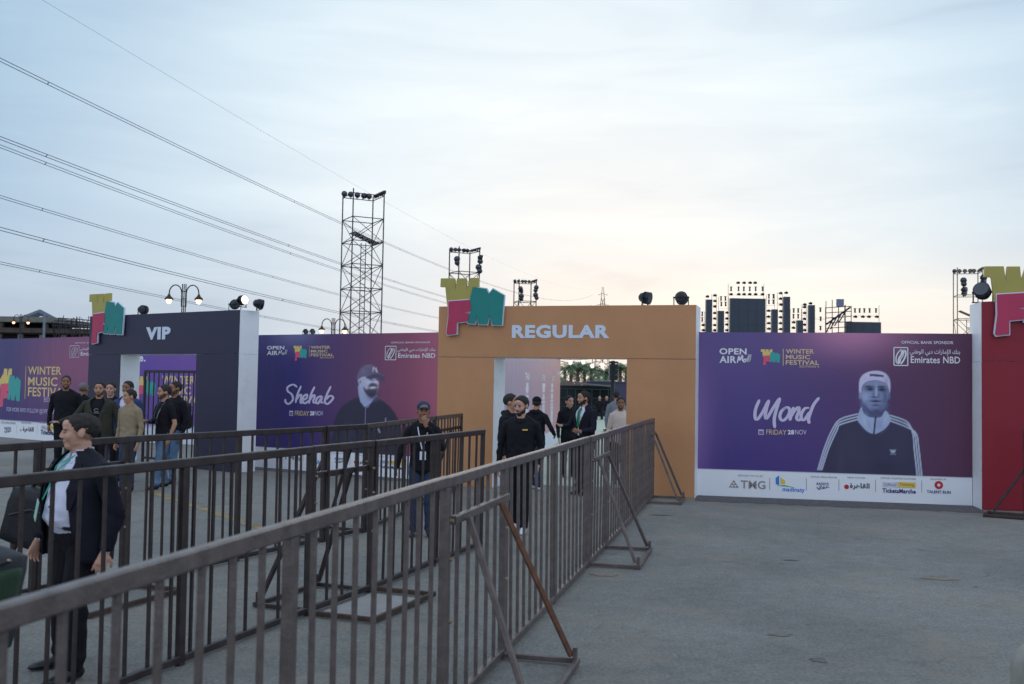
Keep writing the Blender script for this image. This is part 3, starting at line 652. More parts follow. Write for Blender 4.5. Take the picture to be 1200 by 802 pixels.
# --- gates: white boxes behind painted front boards
def gate(W_, ox0, ox1, oz, label, fm, name='entrance_gate'):
    e = thing(name, label, 'gate', W_.A, W_.rz, 'entrance gates')
    L, h, t = W_.L, W_.h, W_.t; k = .018
    for (x0, x1, z0, z1, n) in ((0, ox0, 0, oz, 'pillar'), (ox1, L, 0, oz, 'pillar'), (0, L, oz, h, 'lintel')):
        z1_ = z1 - (0 if n == 'lintel' else .003)
        q = MB().box(((x0 + x1) / 2, t / 2 + k, (z0 + z1_) / 2), (x1 - x0, t, z1_ - z0)).build(n, white_p, e)
        o = MB().box(((x0 + x1) / 2, k / 2 - (.004 if n == 'lintel' else 0), (z0 + z1_) / 2), (x1 - x0 - .004, k, z1_ - z0 - .004)).build('front_board', fm, q)
        bv = o.modifiers.new('b', 'BEVEL'); bv.width = .004; bv.segments = 1
    return e
WV = Wall(gp(103, 23.6), gp(278.5, 20.5), 3.35, .5)
a = WV.loc(141, 415)[0]; b = WV.loc(230, 415)[0]
eV = gate(WV, a, b, 2.44, 'navy blue entrance gate lettered VIP with white side panels', navy_b)
p = WV.loc(171.5, 398.5); q = WV.loc(200.5, 383); text('VIP', p[0], q[0], p[1], q[1], -.004, pale_blue, eV, depth=.012, bold=.05)
p = WV.loc(108, 345.5); q = WV.loc(148.5, 345.5); logo(eV, p[0], p[1], q[0] - p[0], -.01, .06)
WR = Wall(gp(512.5, 18.7), gp(815, 17.3), 3.35, .68)
a = WR.loc(579, 420)[0]; b = WR.loc(734.5, 420)[0]
eR = gate(WR, a, b, 2.4, 'orange entrance gate lettered REGULAR in pale blue', orange_b)
p = WR.loc(600, 396.5); q = WR.loc(714.5, 381); text('REGULAR', p[0], q[0], p[1], q[1], -.004, pale_blue, eR, depth=.010, bold=.045)
p = WR.loc(518, 327); q = WR.loc(592.5, 327); logo(eR, p[0], p[1], q[0] - p[0], -.012, .07)
AD = gp(1150.5, 16.3); WD = Wall(AD, AD + Vector((4.55, -.85, 0)), 3.4, .7)
eD = gate(WD, 1.1, 3.4, 2.42, 'crimson entrance gate at the right edge with a white side', red_b)
p = WD.loc(1152, 313); logo(eD, p[0], p[1], 1.34, -.012, .07)

# darker uneven bands of ground along the foot of the right-hand and Shehab walls
nM = -WM.n
strip('dark_ground_strip', WR.B + Vector((.02, -.02, 0)), WD.A + Vector((-.02, -.04, 0)), -.75, .42, .004, dk_ground, .07, 60)
strip('dark_ground_strip', WS.A, WS.B, -.2, .5, .004, dk_ground, .05)
A0, B0 = gp(175, 17.0), gp(330, 12.5)
strip('painted_line', A0, B0, -.07, .07, .004, yel_line, .01)

# ------------------------------------------------------------------ banners and fence behind the gates
WI = Wall((-.27, 19.42), (1.66, 34.0), 2.9, .09)
eI = wall_thing(WI, 'long pale mauve banner wall with a column lineup, seen through the orange gate')
def paint_in(c):
    X, Y = c.X, c.Y; c.C[:] = np.array(srgb(176, 150, 178)[:3])
    c.put(np.clip((X - .2) / .8, 0, 1) * .95, (206, 142, 138)); c.put((Y - .835) / .01 + .5, (222, 228, 240))
    r = random.Random(3)
    for x, w in ((.34, .06), (.62, .07), (.80, .07)):
        for k in range(12):
            y = .34 + k * .035; ww = w * r.uniform(.3, 1)
            c.put((np.abs(X - x) < ww * .5) * (np.abs(Y - y) < .011) * 1.0, (232, 226, 236))
        c.ell((x, .66), (.035, .17), (214, 210, 226), .3, .8); c.ell((x, .46), (.02, .04), (228, 224, 236), .3, .9)
printed(eI, WI.L, WI.h, .05, (0, 1, 0, 1), paint_in, name='printed_vinyl')
for x, st in ((5.0, 'THU'), (9.1, 'FRI'), (12.0, 'SAT')): text(st, x - .5, x + .45, 2.02, 2.2, -.009, white_ink, eI, bold=.03)
text('Emirates NBD', 13.2, 14.6, 2.25, 2.4, -.009, white_ink, eI, bold=.02)
WJ = Wall(gp(150, 30), gp(262, 28.6), 2.9, .09)
eJ = wall_thing(WJ, 'bright purple banner wall behind the grille inside the VIP gate')
def paint_j(c):
    c.C[:] = np.array(srgb(112, 84, 170)[:3]); c.put(np.clip(c.X - .2, 0, 1) * .6, (150, 96, 170)); c.put((c.Y - .832) / .01 + .5, (222, 228, 240))
printed(eJ, WJ.L, WJ.h, .08, (0, 1, 0, 1), paint_j)
p = WJ.loc(158, 441); q = WJ.loc(183, 441); logo(eJ, p[0], p[1], q[0] - p[0], -.0085, .001, False, (print_y, print_r, print_g))
for (s_, x0, y0, x1, y1) in (('WINTER', 190, 441, 229, 450), ('MUSIC', 190, 453, 224, 462), ('FESTIVAL', 190, 465, 240, 474)):
    p = WJ.loc(x0, y1); q = WJ.loc(x1, y0); text(s_, p[0], q[0], p[1], q[1], -.009, gold_ink, eJ, bold=.03)
p = WJ.loc(163, 424); q = WJ.loc(171, 417.5); text('e.', p[0], q[0], p[1], q[1], -.009, white_ink, eJ, bold=.03)

setting(MB().add([(-1, 36, .004), (40, 36, .004), (40, 66, .004), (-1, 66, .004)], [(0, 1, 2, 3)]).build('turf_floor', turf_m))
setting(MB().add([(-.4, 19.3, .006), (3.3, 18.4, .006), (9, 36, .006), (1.6, 36, .006)], [(0, 1, 2, 3)]).build('turf_path', turf_m))

# ------------------------------------------------------------------ barriers
HB = 1.37
_cache = {}
def bar_mesh(kind, m_):
    k = (kind, m_.name)
    if k not in _cache:
        mb = MB()
        if kind == 'bar': mb.bar((0, 0, .07), (0, 0, HB - .055), .022, .022)
        if kind == 'post': mb.bar((0, 0, .0), (0, 0, HB - .06), .046, .046)
        if kind == 'mid': mb.bar((0, 0, .0), (0, 0, HB - .06), .062, .045)
        _cache[k] = mb.mesh(kind, m_)
    return _cache[k]
bolt_me = MB().tube([(0, -.01, 0), (0, .01, 0)], .012, 6).mesh('bolt', truss_pale)
def barrier(A, B, kind, label, m_=steel, side=-1, mids=1, group='steel crowd barriers', diag_mats=None, tray=False):
    A = Vector((*A, 0)); B = Vector((*B, 0)); L = (B - A).length; rz = math.atan2((B - A).y, (B - A).x)
    e = thing('crowd_barrier', label, 'barrier', A, rz, group); e.rotation_euler = (rnd.uniform(-.008, .008), rnd.uniform(-.0015, .0015), rz)
    g = .006
    MB().bar((g, 0, HB - .031), (L - g, 0, HB - .031), .048, .062).build('top_rail', m_, e)
    MB().bar((g, 0, .045), (L - g, 0, .045), .045, .05).build('bottom_rail', m_, e)
    for x in (g + .023, L - g - .023): obj('post', bar_mesh('post', m_), e, (x, 0, 0))
    xs = []
    n = max(2, round((L - .1) / .213))
    xs = [.03 + (L - .06) * i / n for i in range(1, n)]
    ms = [L * (k + 1) / (mids + 1) for k in range(mids)] if kind == 'panel' else []
    for x in ms: obj('middle_post', bar_mesh('mid', m_), e, (x, 0, 0))
    for x in xs:
        if all(abs(x - q) > .07 for q in ms):
            o = obj('bar', bar_mesh('bar', m_), e, (x + rnd.uniform(-.006, .006), 0, 0)); o.rotation_euler = (rnd.uniform(-.004, .004), rnd.uniform(-.006, .006), 0)
    if kind == 'brace':
        zc = 1.12; s = side; dm = diag_mats or (m_, m_)
        MB().bar((.05, s * .035, zc), (L - .05, s * .035, zc), .035, .05).build('cross_rail', m_, e)
        for k, (xt, xb) in enumerate(((.18 * L, .04), (.74 * L, L - .08))):
            MB().bar((xt, s * .07, zc - .01), (xb, s * .5, .07), .04, .035).build('diagonal_brace', dm[k], e)
        mb = MB(); w = .52
        mb.bar((.03, s * .03, .03), (.03, s * w, .03), .035, .035); mb.bar((L - .05, s * .03, .03), (L - .05, s * w, .03), .035, .035); mb.bar((.012, s * (w + .018), .031), (L - .032, s * (w + .018), .031), .036, .037)
        mb.build('base_frame', m_, e)
        for x in (.07, L - .07): MB().bar((x - .02, s * .53, .05), (x - .02, s * .53, .13), .035, .03).build('bracket', m_, e)
        for x in (.034, L - .034):
            for z in (.55, .9, 1.12): obj('bolt', bolt_me, e, (x, -.03, z))
        if tray:
            mb = MB(); s = -side
            mb.bar((-.05, s * .03, .03), (-.05, s * .62, .03), .03, .04); mb.bar((L, s * .03, .03), (L, s * .62, .03), .03, .04); mb.bar((-.07, s * .635, .031), (L + .02, s * .635, .031), .03, .042)
            mb.build('outer_base_frame', rust_dark, e)
    return e
xr = lambda Y: (-1.75 + .2447 * Y, Y)
seq = [(-2.5, .5, 'panel', 1, 'nearest barrier panel of the right-hand row, beside the camera'), (.5, 1.9, 'brace', 1, 'braced barrier section at the bottom left corner of the photo'),
       (1.9, 5.69, 'panel', 1, 'large grey barrier panel across the lower left foreground'), (5.69, 7.03, 'brace', 1, 'braced barrier section in the foreground with one rusty brown diagonal'),
       (7.03, 10.55, 'panel', 1, 'long barrier panel in front of the walking man in the black hoodie'), (10.55, 11.8, 'brace', 1, 'braced barrier section midway along the right-hand row, legs on open asphalt'),
       (11.8, 16.3, 'panel', 2, 'far barrier panel of the right-hand row, in front of the orange gate opening'), (16.3, 17.25, 'brace', 1, 'last braced barrier section touching the right pillar of the orange gate')]
for a, b, k, mids, lb in seq:
    barrier(xr(a), xr(b), k, lb, steel, -1, mids, 'barriers of the right-hand row', (steel, rust) if a == 5.69 else None)
Mp = [((-3.85, 2.1), (-2.72, 5.2), 'panel', 'barrier panel leaving the photo at the left beside the green backpack'), ((-2.72, 5.2), (-1.62, 8.2), 'panel', 'dark barrier panel in front of the man in the dark suit'),
      ((-1.62, 8.2), (-1.245, 9.14), 'brace', 'dark braced barrier section with a board lying at its foot'), ((-1.245, 9.14), (-.32, 11.78), 'panel', 'dark barrier panel in front of the man touching his face')]
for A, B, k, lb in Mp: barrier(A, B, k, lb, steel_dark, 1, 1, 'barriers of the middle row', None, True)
Lp = [((-4.95, 5.1), (-3.86, 8.2), 'panel', 'barrier panel at the left edge behind the man in the dark suit'), ((-3.86, 8.2), (-3.5, 9.15), 'brace', 'braced barrier section directly behind the man in the dark suit'), ((-3.5, 9.15), (-2.2, 11.9), 'panel', 'barrier panel of the back row in front of the VIP gate pillar'),
      ((-2.2, 11.9), (-1.83, 12.7), 'brace', 'braced section of the back row in front of the Shehab banner portrait'), ((-1.83, 12.7), (-1.22, 16.1), 'panel', 'back row barrier panel behind the man touching his face'), ((-1.22, 16.1), (-.88, 18.0), 'brace', 'last braced section of the back row against the left of the orange gate')]
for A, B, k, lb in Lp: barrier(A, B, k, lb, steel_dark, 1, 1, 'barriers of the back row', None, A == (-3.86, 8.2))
barrier((7.98, 15.55), (7.2, 12.4) if False else (9.4, 15.0), 'panel', 'barrier panel standing in front of the crimson gate', steel_dark, 1, 0)
# brace legs leaning in front of the crimson gate
e = thing('barrier_brace', 'black steel brace frame standing on the asphalt before the crimson gate', 'brace', (7.62, 15.75, 0), R(-32))
for x in (0, .5):
    MB().bar((x, 0, .05), (x + .62, .05, 1.02), .045, .04).build('diagonal_brace', steel_dark, e)
MB().bar((-.05, -.02, .025), (1.2, -.02, .025), .04, .045).build('base_bar', steel_dark, e); MB().bar((-.05, -.5, .025), (1.2, -.5, .025), .04, .045).build('base_bar', steel_dark, e)
MB().bar((-.07, .02, .026), (-.07, -.55, .026), .04, .047).build('base_bar', steel_dark, e)
MB().bar((.6, .05, 1.03), (1.3, .08, 1.03), .04, .05).build('cross_rail', steel_dark, e)
# board lying at the foot of the middle brace
e = tag(MB().box((0, 0, .012), (.86, .52, .018)).build('plywood_board', mat('weathered_plywood', srgb(150, 146, 142), .8, 0, .12, 5, .1, 30)), 'pale plywood board lying on the asphalt inside the dark brace frame', 'board')
e.location = (-1.13, 8.48, .0); e.rotation_euler = (0, 0, R(68))

# grille in the VIP opening
gA = WV.A + WV.d * (WV.loc(156, 440)[0]) + WV.n * .3; gB = WV.A + WV.d * (WV.loc(226, 440)[0]) + WV.n * .3
Lg = (gB - gA).length; e = thing('grille_gate', 'black vertical bar grille standing in the VIP gate opening', 'grille gate', gA, WV.rz)
MB().bar((0, 0, 2.06), (Lg, 0, 2.06), .04, .06).build('top_rail', black, e); MB().bar((0, 0, .1), (Lg, 0, .1), .04, .05).build('bottom_rail', black, e)
for x in (.02, Lg - .02): MB().bar((x, 0, 0), (x, 0, 2.03), .06, .05).build('post', black, e)
_g = MB().bar((0, 0, .12), (0, 0, 2.03), .026, .026).mesh('bar', black)
for i in range(1, 12): obj('bar', _g, e, (Lg * i / 12, 0, 0))

# ------------------------------------------------------------------ flood lamps on the gates
def lamp(loc, rz, tilt, label, lit=False, s=1.0):
    e = thing('stage_lamp', label, 'stage lamp', loc, rz, 'round lamps on the gates'); e.scale = (s, s, s)
    q = Matrix.Rotation(tilt, 4, 'X'); c = Vector((0, 0, .2)); f = lambda *p: c + q @ Vector(p)
    MB().tube([f(0, .15, 0), f(0, .11, 0), f(0, .0, 0), f(0, -.09, 0), f(0, -.13, 0)], [.05, .10, .135, .145, .15], 18).build('housing', black, e, True)
    MB().tube([f(0, -.131, 0), f(0, -.137, 0)], .132, 18).build('lens', lens_lit if lit else lens_m, e)
    mb = MB()
    for k in range(4): mb.tube([f(0, .02 - k * .03, 0), f(0, .012 - k * .03, 0)], .148, 18)
    mb.build('cooling_fin', black, e)
    mb = MB(); mb.bar((-.17, 0, .02), (-.17, 0, .22), .02, .03); mb.bar((.17, 0, .02), (.17, 0, .22), .02, .03); mb.bar((-.19, 0, .015), (.19, 0, .015), .04, .02); mb.tube([(-.19, 0, .2), (-.13, 0, .2)], .02, 8); mb.tube([(.13, 0, .2), (.19, 0, .2)], .02, 8)
    mb.build('yoke', black, e); return e
def on(W_, px, back=.25): 
    x = W_.loc(px, 360)[0]; v = W_.A + W_.d * x + W_.n * back; v.z = W_.h; return v
lamp(on(WR, 753), R(60), R(10), 'left round black lamp on top of the orange gate', s=.76)
lamp(on(WR, 796), R(160), R(15), 'right round black lamp on top of the orange gate', s=.76)
lamp(on(WV, 264), R(200), R(0), 'black lamp left of the lit one on the VIP gate', s=.72)
lamp(on(WV, 277.5, .12) + Vector((0, 0, .06)), R(58), R(-5), 'lit round lamp in the middle of three on the VIP gate', True, s=.72)
lamp(on(WV, 287, .35), R(120), R(10), 'black lamp at the white right corner of the VIP gate', s=.72)
lamp(on(WV, 108, .3), R(60), R(0), 'black lamp half hidden behind the mustard W of the VIP gate', s=.95)
lamp(on(WV, 149, .4), R(160), R(0), 'black lamp peeking out right of the teal M on the VIP gate', s=.72)
lamp(on(WD, 1158, .3) , R(-40), R(-25), 'large black lamp with a bright edge on the crimson gate', s=.9)
for px, lb in ((356, 'small floodlight clipped on top of the Shehab banner wall, left of its pair'), (364, 'small floodlight clipped on top of the Shehab banner wall, right of its pair')):
    x = WS.loc(px, 392)[0]; v = WS.A + WS.d * x + WS.n * .05; v.z = 2.9; lamp(v, R(30), R(30), lb, s=.36)

# ------------------------------------------------------------------ scaffold light towers
def tower(loc, rz, s, levels, lv_h, label, m_=truss_m, lights=True, side_lights=0, r=.035, junk=False, z_open=1):
    e = thing('scaffold_tower', label, 'light tower', loc, rz, 'scaffold light towers'); H = levels * lv_h
    c = [(-s/2, -s/2), (s/2, -s/2), (s/2, s/2), (-s/2, s/2)]
    pm = MB().tube([(0, 0, 0), (0, 0, H + .35)], r * 1.1, 6).mesh('upright', m_)
    for x, y in c: obj('upright', pm, e, (x, y, 0))
    for k in range(1, levels + 1):
        z = k * lv_h; mb = MB()
        for i in range(4):
            a = c[i]; b = c[(i + 1) % 4]; mb.tube([(*a, z), (*b, z)], r * .8, 6)
        mb.build('ledger_frame', m_, e)
        if k <= levels - z_open:
            mb = MB()
            for i in range(4):
                a = c[i]; b = c[(i + 1) % 4]
                if (k + i) % 2: a, b = b, a
                mb.tube([(*a, z - lv_h), (*b, z)], r * .6, 5)
                if i % 2 == 0: mb.tube([(*b, z - lv_h), (*a, z)], r * .6, 5)
            mb.build('diagonal_brace', m_, e)
    if junk:
        mb = MB(); z = (levels - 2) * lv_h
        for k in range(5):
            y = -s * .3 + k * s * .12; mb.tube([(-s * .35, y, z + .75), (s * .45, y + .15, z + .0)], r * .9, 5)
        for k in range(6): t = k / 5; mb.tube([(-s * .35 + s * .8 * t, -s * .3, z + .75 - .75 * t), (-s * .35 + s * .8 * t, s * .2, z + .75 - .75 * t)], r * .8, 5)
        mb.build('loose_truss', m_, e)
        mb = MB(); mb.tube([(-.1, 0, 0), (-.1, 0, z)], r * .8, 5); mb.tube([(.3, 0, 0), (.3, 0, z)], r * .8, 5)
        for k in range(int(z / .5)): mb.tube([(-.1, 0, k * .5 + .3), (.3, 0, k * .5 + .3)], r * .5, 5)
        mb.build('ladder', m_, e)
    k = s * .055
    lm = MB(); lm.tube([(0, k, 0), (0, 0, 0), (0, -k * 1.6, -k * .3)], [k * .8, k * 1.5, k * 1.7], 10); lm.box((0, 0, -k * 1.6), (k * .5, k * .5, k * 1.6)); lm.tube([(0, -k * 1.61, -k * .31), (0, -k * 1.7, -k * .33)], k * 1.4, 10, 1)
    lme = lm.mesh('lamp', [black, lens_m], True)
    if lights:
        for i in range(5):
            t = .06 + .2 * i
            o = obj('lamp', lme, e, (-s/2 + s * t, s/2, H + k * 2.4)); o.rotation_euler.z = rnd.uniform(-.6, .6)
            o = obj('lamp', lme, e, (s/2, -s/2 + s * t, H + k * 2.4)); o.rotation_euler.z = rnd.uniform(.8, 1.6); o.scale = (.7, .7, .7)
    for i in range(side_lights):
        z = H - s * (.28 + .42 * (i // 2)); x, y = ((s/2, -s/2), (-s * .1, s/2))[i % 2]
        o = obj('lamp', lme, e, (x, y, z)); o.scale = (1.5, 1.5, 1.5); o.rotation_euler.z = rnd.uniform(-1, 1)
        o = obj('lamp', lme, e, (x, y, z - k * 3)); o.scale = (1.3, 1.3, 1.3); o.rotation_euler.z = rnd.uniform(-1, 1)
    return e
def tower_at(px, pyt, Y, wpx, rot, levels, label, **k):
    top = pt(px, pyt, Y); s = wpx * Y / FPX / (abs(math.cos(rot)) + abs(math.sin(rot)))
    return tower((top.x, Y, 0), rot, s, levels, (top.z - .2) / levels, label, **k)
tower_at(426, 228, 80, 51, R(28), 9, 'tallest scaffold tower with a row of lamps on top, behind the Shehab banner wall', junk=True, r=.046)
tower_at(544.5, 293, 110, 36, R(28), 7, 'scaffold tower with lamps behind the mustard W of the orange gate', side_lights=3, r=.06, z_open=1)
tower_at(615.5, 330, 150, 26, R(16), 6, 'small far scaffold tower above the orange gate between the logo and the lettering', side_lights=4, r=.07)
tower_at(1134, 317, 90, 33, R(-15), 6, 'thin pale scaffold tower with lamps behind the crimson gate', side_lights=4, r=.045, m_=truss_pale, z_open=2, junk=True)

# ------------------------------------------------------------------ concert stage far behind
YS = 150.0
screen_m = mat('dark_led_screen', srgb(48, 60, 74), .35, 0, .06, .3)
eT = thing('concert_stage', 'far concert stage of dark screens and light trusses behind the Mond banner', 'stage', (gx(920, YS), YS, 0))
ox = eT.location.x
def SP(cx, cy): p = pt(800 + cx / 4.615, 300 + cy / 4.615, YS); return p.x - ox, p.z
for i, (x0, x1, yt) in enumerate(((75, 93, 363), (125, 158, 237), (190, 222, 298), (255, 445, 230), (480, 512, 290), (545, 578, 222), (617, 648, 350), (680, 712, 267), (880, 1068, 357))):
    a, zt = SP(x0, yt); b, _ = SP(x1, yt)
    mb = MB(); mb.box(((a + b) / 2, 0, (zt + 2) / 2), (b - a, .8, zt - 2)); mb.build('screen', screen_m, eT)
    mb = MB()                                   # seams of the screen tiles as a raised lattice
    n = max(1, round((b - a) / 1.4))
    for k in range(1, n): mb.box((a + (b - a) * k / n, -.41, (zt + 2) / 2), (.04, .03, zt - 2.1))
    for k in range(1, int(zt / 2)): mb.box(((a + b) / 2, -.412, zt - 2 * k), (b - a - .1, .03, .04))
    mb.build('screen_frame', mat('dark_seam', srgb(44, 56, 72), .4), eT)
fx_w = MB().box((0, 0, 0), (.62, .5, .34)).box((0, 0, .22), (.12, .12, .2)).tube([(0, -.25, 0), (0, -.4, -.04)], [.2, .26], 8).mesh('stage_light', black)
fx_t = MB().box((0, 0, .1), (.24, .3, .5)).box((0, 0, .4), (.42, .34, .12)).tube([(0, 0, -.1), (0, -.05, -.4)], [.14, .19], 8).mesh('moving_head', black)
cols = [((82, 105), (315, 345), 't'), ((110,), (375, 403), 'w'), ((172,), (215, 245, 275, 310, 340, 375, 403), 'w'), ((207, 230), (232, 262), 't'), ((238,), (308, 340, 372, 403), 'w'),
        ((260, 300, 330, 362, 393, 430), (180,), 't'), ((260, 302, 330, 362, 393, 430), (209,), 'w'), ((297, 330, 362, 390), (147,), 'w'), ((465, 488), (220, 250), 't'), ((463,), (298, 330, 365, 395), 'w'),
        ((528,), (203, 233, 265, 300, 333, 365, 397), 'w'), ((558,), (201,), 'w'), ((598, 622), (297, 328), 't'), ((598,), (360, 390), 'w'), ((657,), (264, 278, 310, 342, 373, 403), 'w'), ((743,), (293, 342, 392), 't'),
        ((930, 955, 980, 1008, 1042), (297,), 't'), ((932, 972, 1005, 1046), (330,), 'w'), ((133, 690), (221,), 'w')]
for xs, ys, k in cols:
    for x in xs:
        for y in ys:
            if x == 690: y = 258
            a, z = SP(x, y); obj('moving_head' if k == 't' else 'stage_light', fx_t if k == 't' else fx_w, eT, (a + rnd.uniform(-.03, .03), -.2, z)).scale = (.78, .78, .78)
mb = MB()
for x0, x1, yt in ((77, 120, 300), (160, 186, 205), (197, 250, 222), (249, 442, 150), (455, 500, 208), (515, 542, 195), (585, 645, 285), (648, 672, 262), (715, 775, 280), (885, 1066, 262)):
    a, zt = SP(x0, yt); b, _ = SP(x1, yt)
    n = max(1, round((b - a) / 4.5))
    for k in range(n + 1): mb.tube([(a + (b - a) * k / n, .3, 0), (a + (b - a) * k / n, .3, zt)], .035, 5)
    for k in range(1, 7):
        z = zt - k * 2.0 + .3
        if z > 1: mb.tube([(a, .3, z), (b, .3, z)], .02, 5)
mb.build('truss', truss_pale, eT)
e = thing('scaffolding', 'tangled scaffolding with stairs beside the far stage', 'scaffolding', (gx(983, 148), 148, 0)); oxs = e.location.x
mb = MB()
for k in range(9):
    a = pt(968 + k * 3.7, 348 + abs(k - 3) * 2.5 + rnd.uniform(-3, 3), 148); mb.tube([(a.x - oxs, (k % 2) * 1.5, 0), (a.x - oxs, (k % 2) * 1.5, a.z)], .06, 5)
for k in range(6):
    a = pt(967, 391 - k * 6, 148); b = pt(998, 389 - k * 6, 148); mb.tube([(a.x - oxs, 0, a.z), (b.x - oxs, 0, b.z)], .06, 5)
mb.build('pole', truss_m, e)
mb = MB()
for k in range(4):
    a = pt(968 + k * 5, 390 - k * 4, 148); b = pt(978 + k * 5, 372 - k * 3, 148); mb.tube([(a.x - oxs, 0, a.z), (b.x - oxs, .4, b.z)], .1, 5)
a = pt(970, 380, 148); b = pt(998, 360, 148); mb.bar((a.x - oxs, .7, a.z), (b.x - oxs, .7, b.z), .5, .22); [mb.tube([(r2_.uniform(-2, 2), r2_.uniform(0, 2), r2_.uniform(2, 5)), (r2_.uniform(-2, 2), r2_.uniform(0, 2), r2_.uniform(6, 12))], .035, 4) for r2_ in [random.Random(q) for q in range(12)]]; mb.build('stair', truss_m, e)
a = pt(985, 355, 148); mb = MB().box((a.x - oxs, .2, a.z), (1.0, .5, 1.1)); mb.build('panel', mat('blue_tarpaulin', srgb(120, 130, 150), .7), e)

# ------------------------------------------------------------------ pylon and cables
e = thing('power_pylon', 'tiny lattice power pylon on the horizon above the orange gate', 'pylon', (gx(705, 600), 600, 0)); Hp = pt(705, 336.5, 600).z
mb = MB()
for sx in (-1, 1):
    for sy in (-1, 1): mb.tube([(sx * 5, sy * 5, 0), (sx * 2, sy * 2, Hp * .7), (sx * .3, sy * .3, Hp)], [.2, .16, .1], 5)
    for k in range(8):
        t0 = k / 9; t1 = (k + 1) / 9; w = lambda t: 5 - 4.7 * min(1, t) ** .9
        mb.tube([(-w(t0), sx * w(t0), Hp * t0), (w(t1), sx * w(t1), Hp * t1)], .09, 4); mb.tube([(w(t0), sx * w(t0), Hp * t0), (-w(t1), sx * w(t1), Hp * t1)], .09, 4)
mb.build('lattice_mast', truss_m, e)
mb = MB()
for z, w in ((.72, 5), (.82, 4), (.92, 3)): mb.tube([(-w, 0, Hp * z), (0, 0, Hp * z + 1), (w, 0, Hp * z)], .12, 4)
mb.build('cross_arm', truss_m, e)
cable_m = mat('weathered_aluminium_cable', srgb(116, 124, 142), .6, .2, .1, 1)
P1 = Vector((gx(705, 600), 600, 0))
def cable(samples, Y0, end, label, pairs=((0, 0),), r=.045):
    P0 = gp(-60, Y0); P1_ = Vector((P1.x + end[0], 600, 0)); dd = P1_ - P0; n = Vector((-dd.y, dd.x, 0)).normalized(); pts = []
    for px, py in samples:
        d = fw + cr * ((px - 600) / FPX) + cu * ((401 - py) / FPX); o = Vector((0, 0, CAM_H)); k = (P0 - o).dot(n) / d.dot(n); pts.append(o + d * k)
    pts = sorted(pts, key=lambda v: v.y); pts.append(Vector((P1_.x, 600, Hp * end[1])))
    # a sagging span is a parabola: fit it through the surveyed points and the pylon
    A = np.array([[(p.y), (p.y) ** 2, p.z, p.x] for p in pts[:-1]]); t = (A[:, 0] - A[0, 0]) / (600 - A[0, 0]); ze = pts[-1].z
    sol = np.linalg.lstsq(np.stack([(1 - t), (1 - t) * t], 1), A[:, 2] - ze, rcond=None)[0]; ext = -.12
    T = np.concatenate([np.linspace(ext, .3, 40), np.linspace(.31, 1, 20)])
    Ys = A[0, 0] + T * (600 - A[0, 0]); Xs = A[0, 3] + T * (P1_.x - A[0, 3]); Zs = ze + (1 - T) * (sol[0] + sol[1] * T)
    mb = MB()
    for dx, dz in pairs: mb.tube([(x + dx, y, z + dz) for x, y, z in zip(Xs, Ys, Zs)], r, 6)
    for tt in (12, 20, 28):
        if len(pairs) > 1: mb.tube([(Xs[tt] + pairs[0][0], Ys[tt], Zs[tt] + pairs[0][1]), (Xs[tt] + pairs[-1][0], Ys[tt], Zs[tt] + pairs[-1][1])], r * 1.4, 5)
    o = mb.build('power_cable', cable_m, None, True); tag(o, label, 'power cable', 'overhead power cables')
cable([(57, 0), (200, 94), (300, 152), (400, 206)], 60, (0, .99), 'faint topmost cable crossing the sky from the upper left', r=.010)
cable([(0, 68), (115, 130), (235, 188), (400, 262), (520, 314)], 60, (-6, .92), 'double cable high across the left sky, second from the top', ((0, 0), (.12, .16)), .025)
cable([(0, 160), (100, 200), (230, 255), (400, 310), (510, 345)], 62, (-7, .82), 'upper strand of the paired middle cables', ((0, 0), (.12, .16)), .026)
cable([(0, 169), (100, 211), (230, 263), (400, 318), (510, 352)], 66, (7, .82), 'lower strand of the paired middle cables', ((0, 0), (.12, .16)), .024)
cable([(0, 229), (130, 271), (260, 312), (400, 347), (500, 370)], 68, (-9, .72), 'cable crossing the sky just below the paired cables', ((0, 0), (.1, .16)), .024)
cable([(0, 267), (120, 303), (240, 333), (400, 367), (480, 384)], 70, (9, .72), 'dark double cable passing above the VIP gate lamp', ((0, 0), (.14, .2)), .03)
cable([(0, 308), (140, 341), (250, 360), (350, 380), (400, 388)], 75, (0, .6), 'lowest cable, passing behind the VIP gate top', ((0, 0), (.1, .16)), .024)

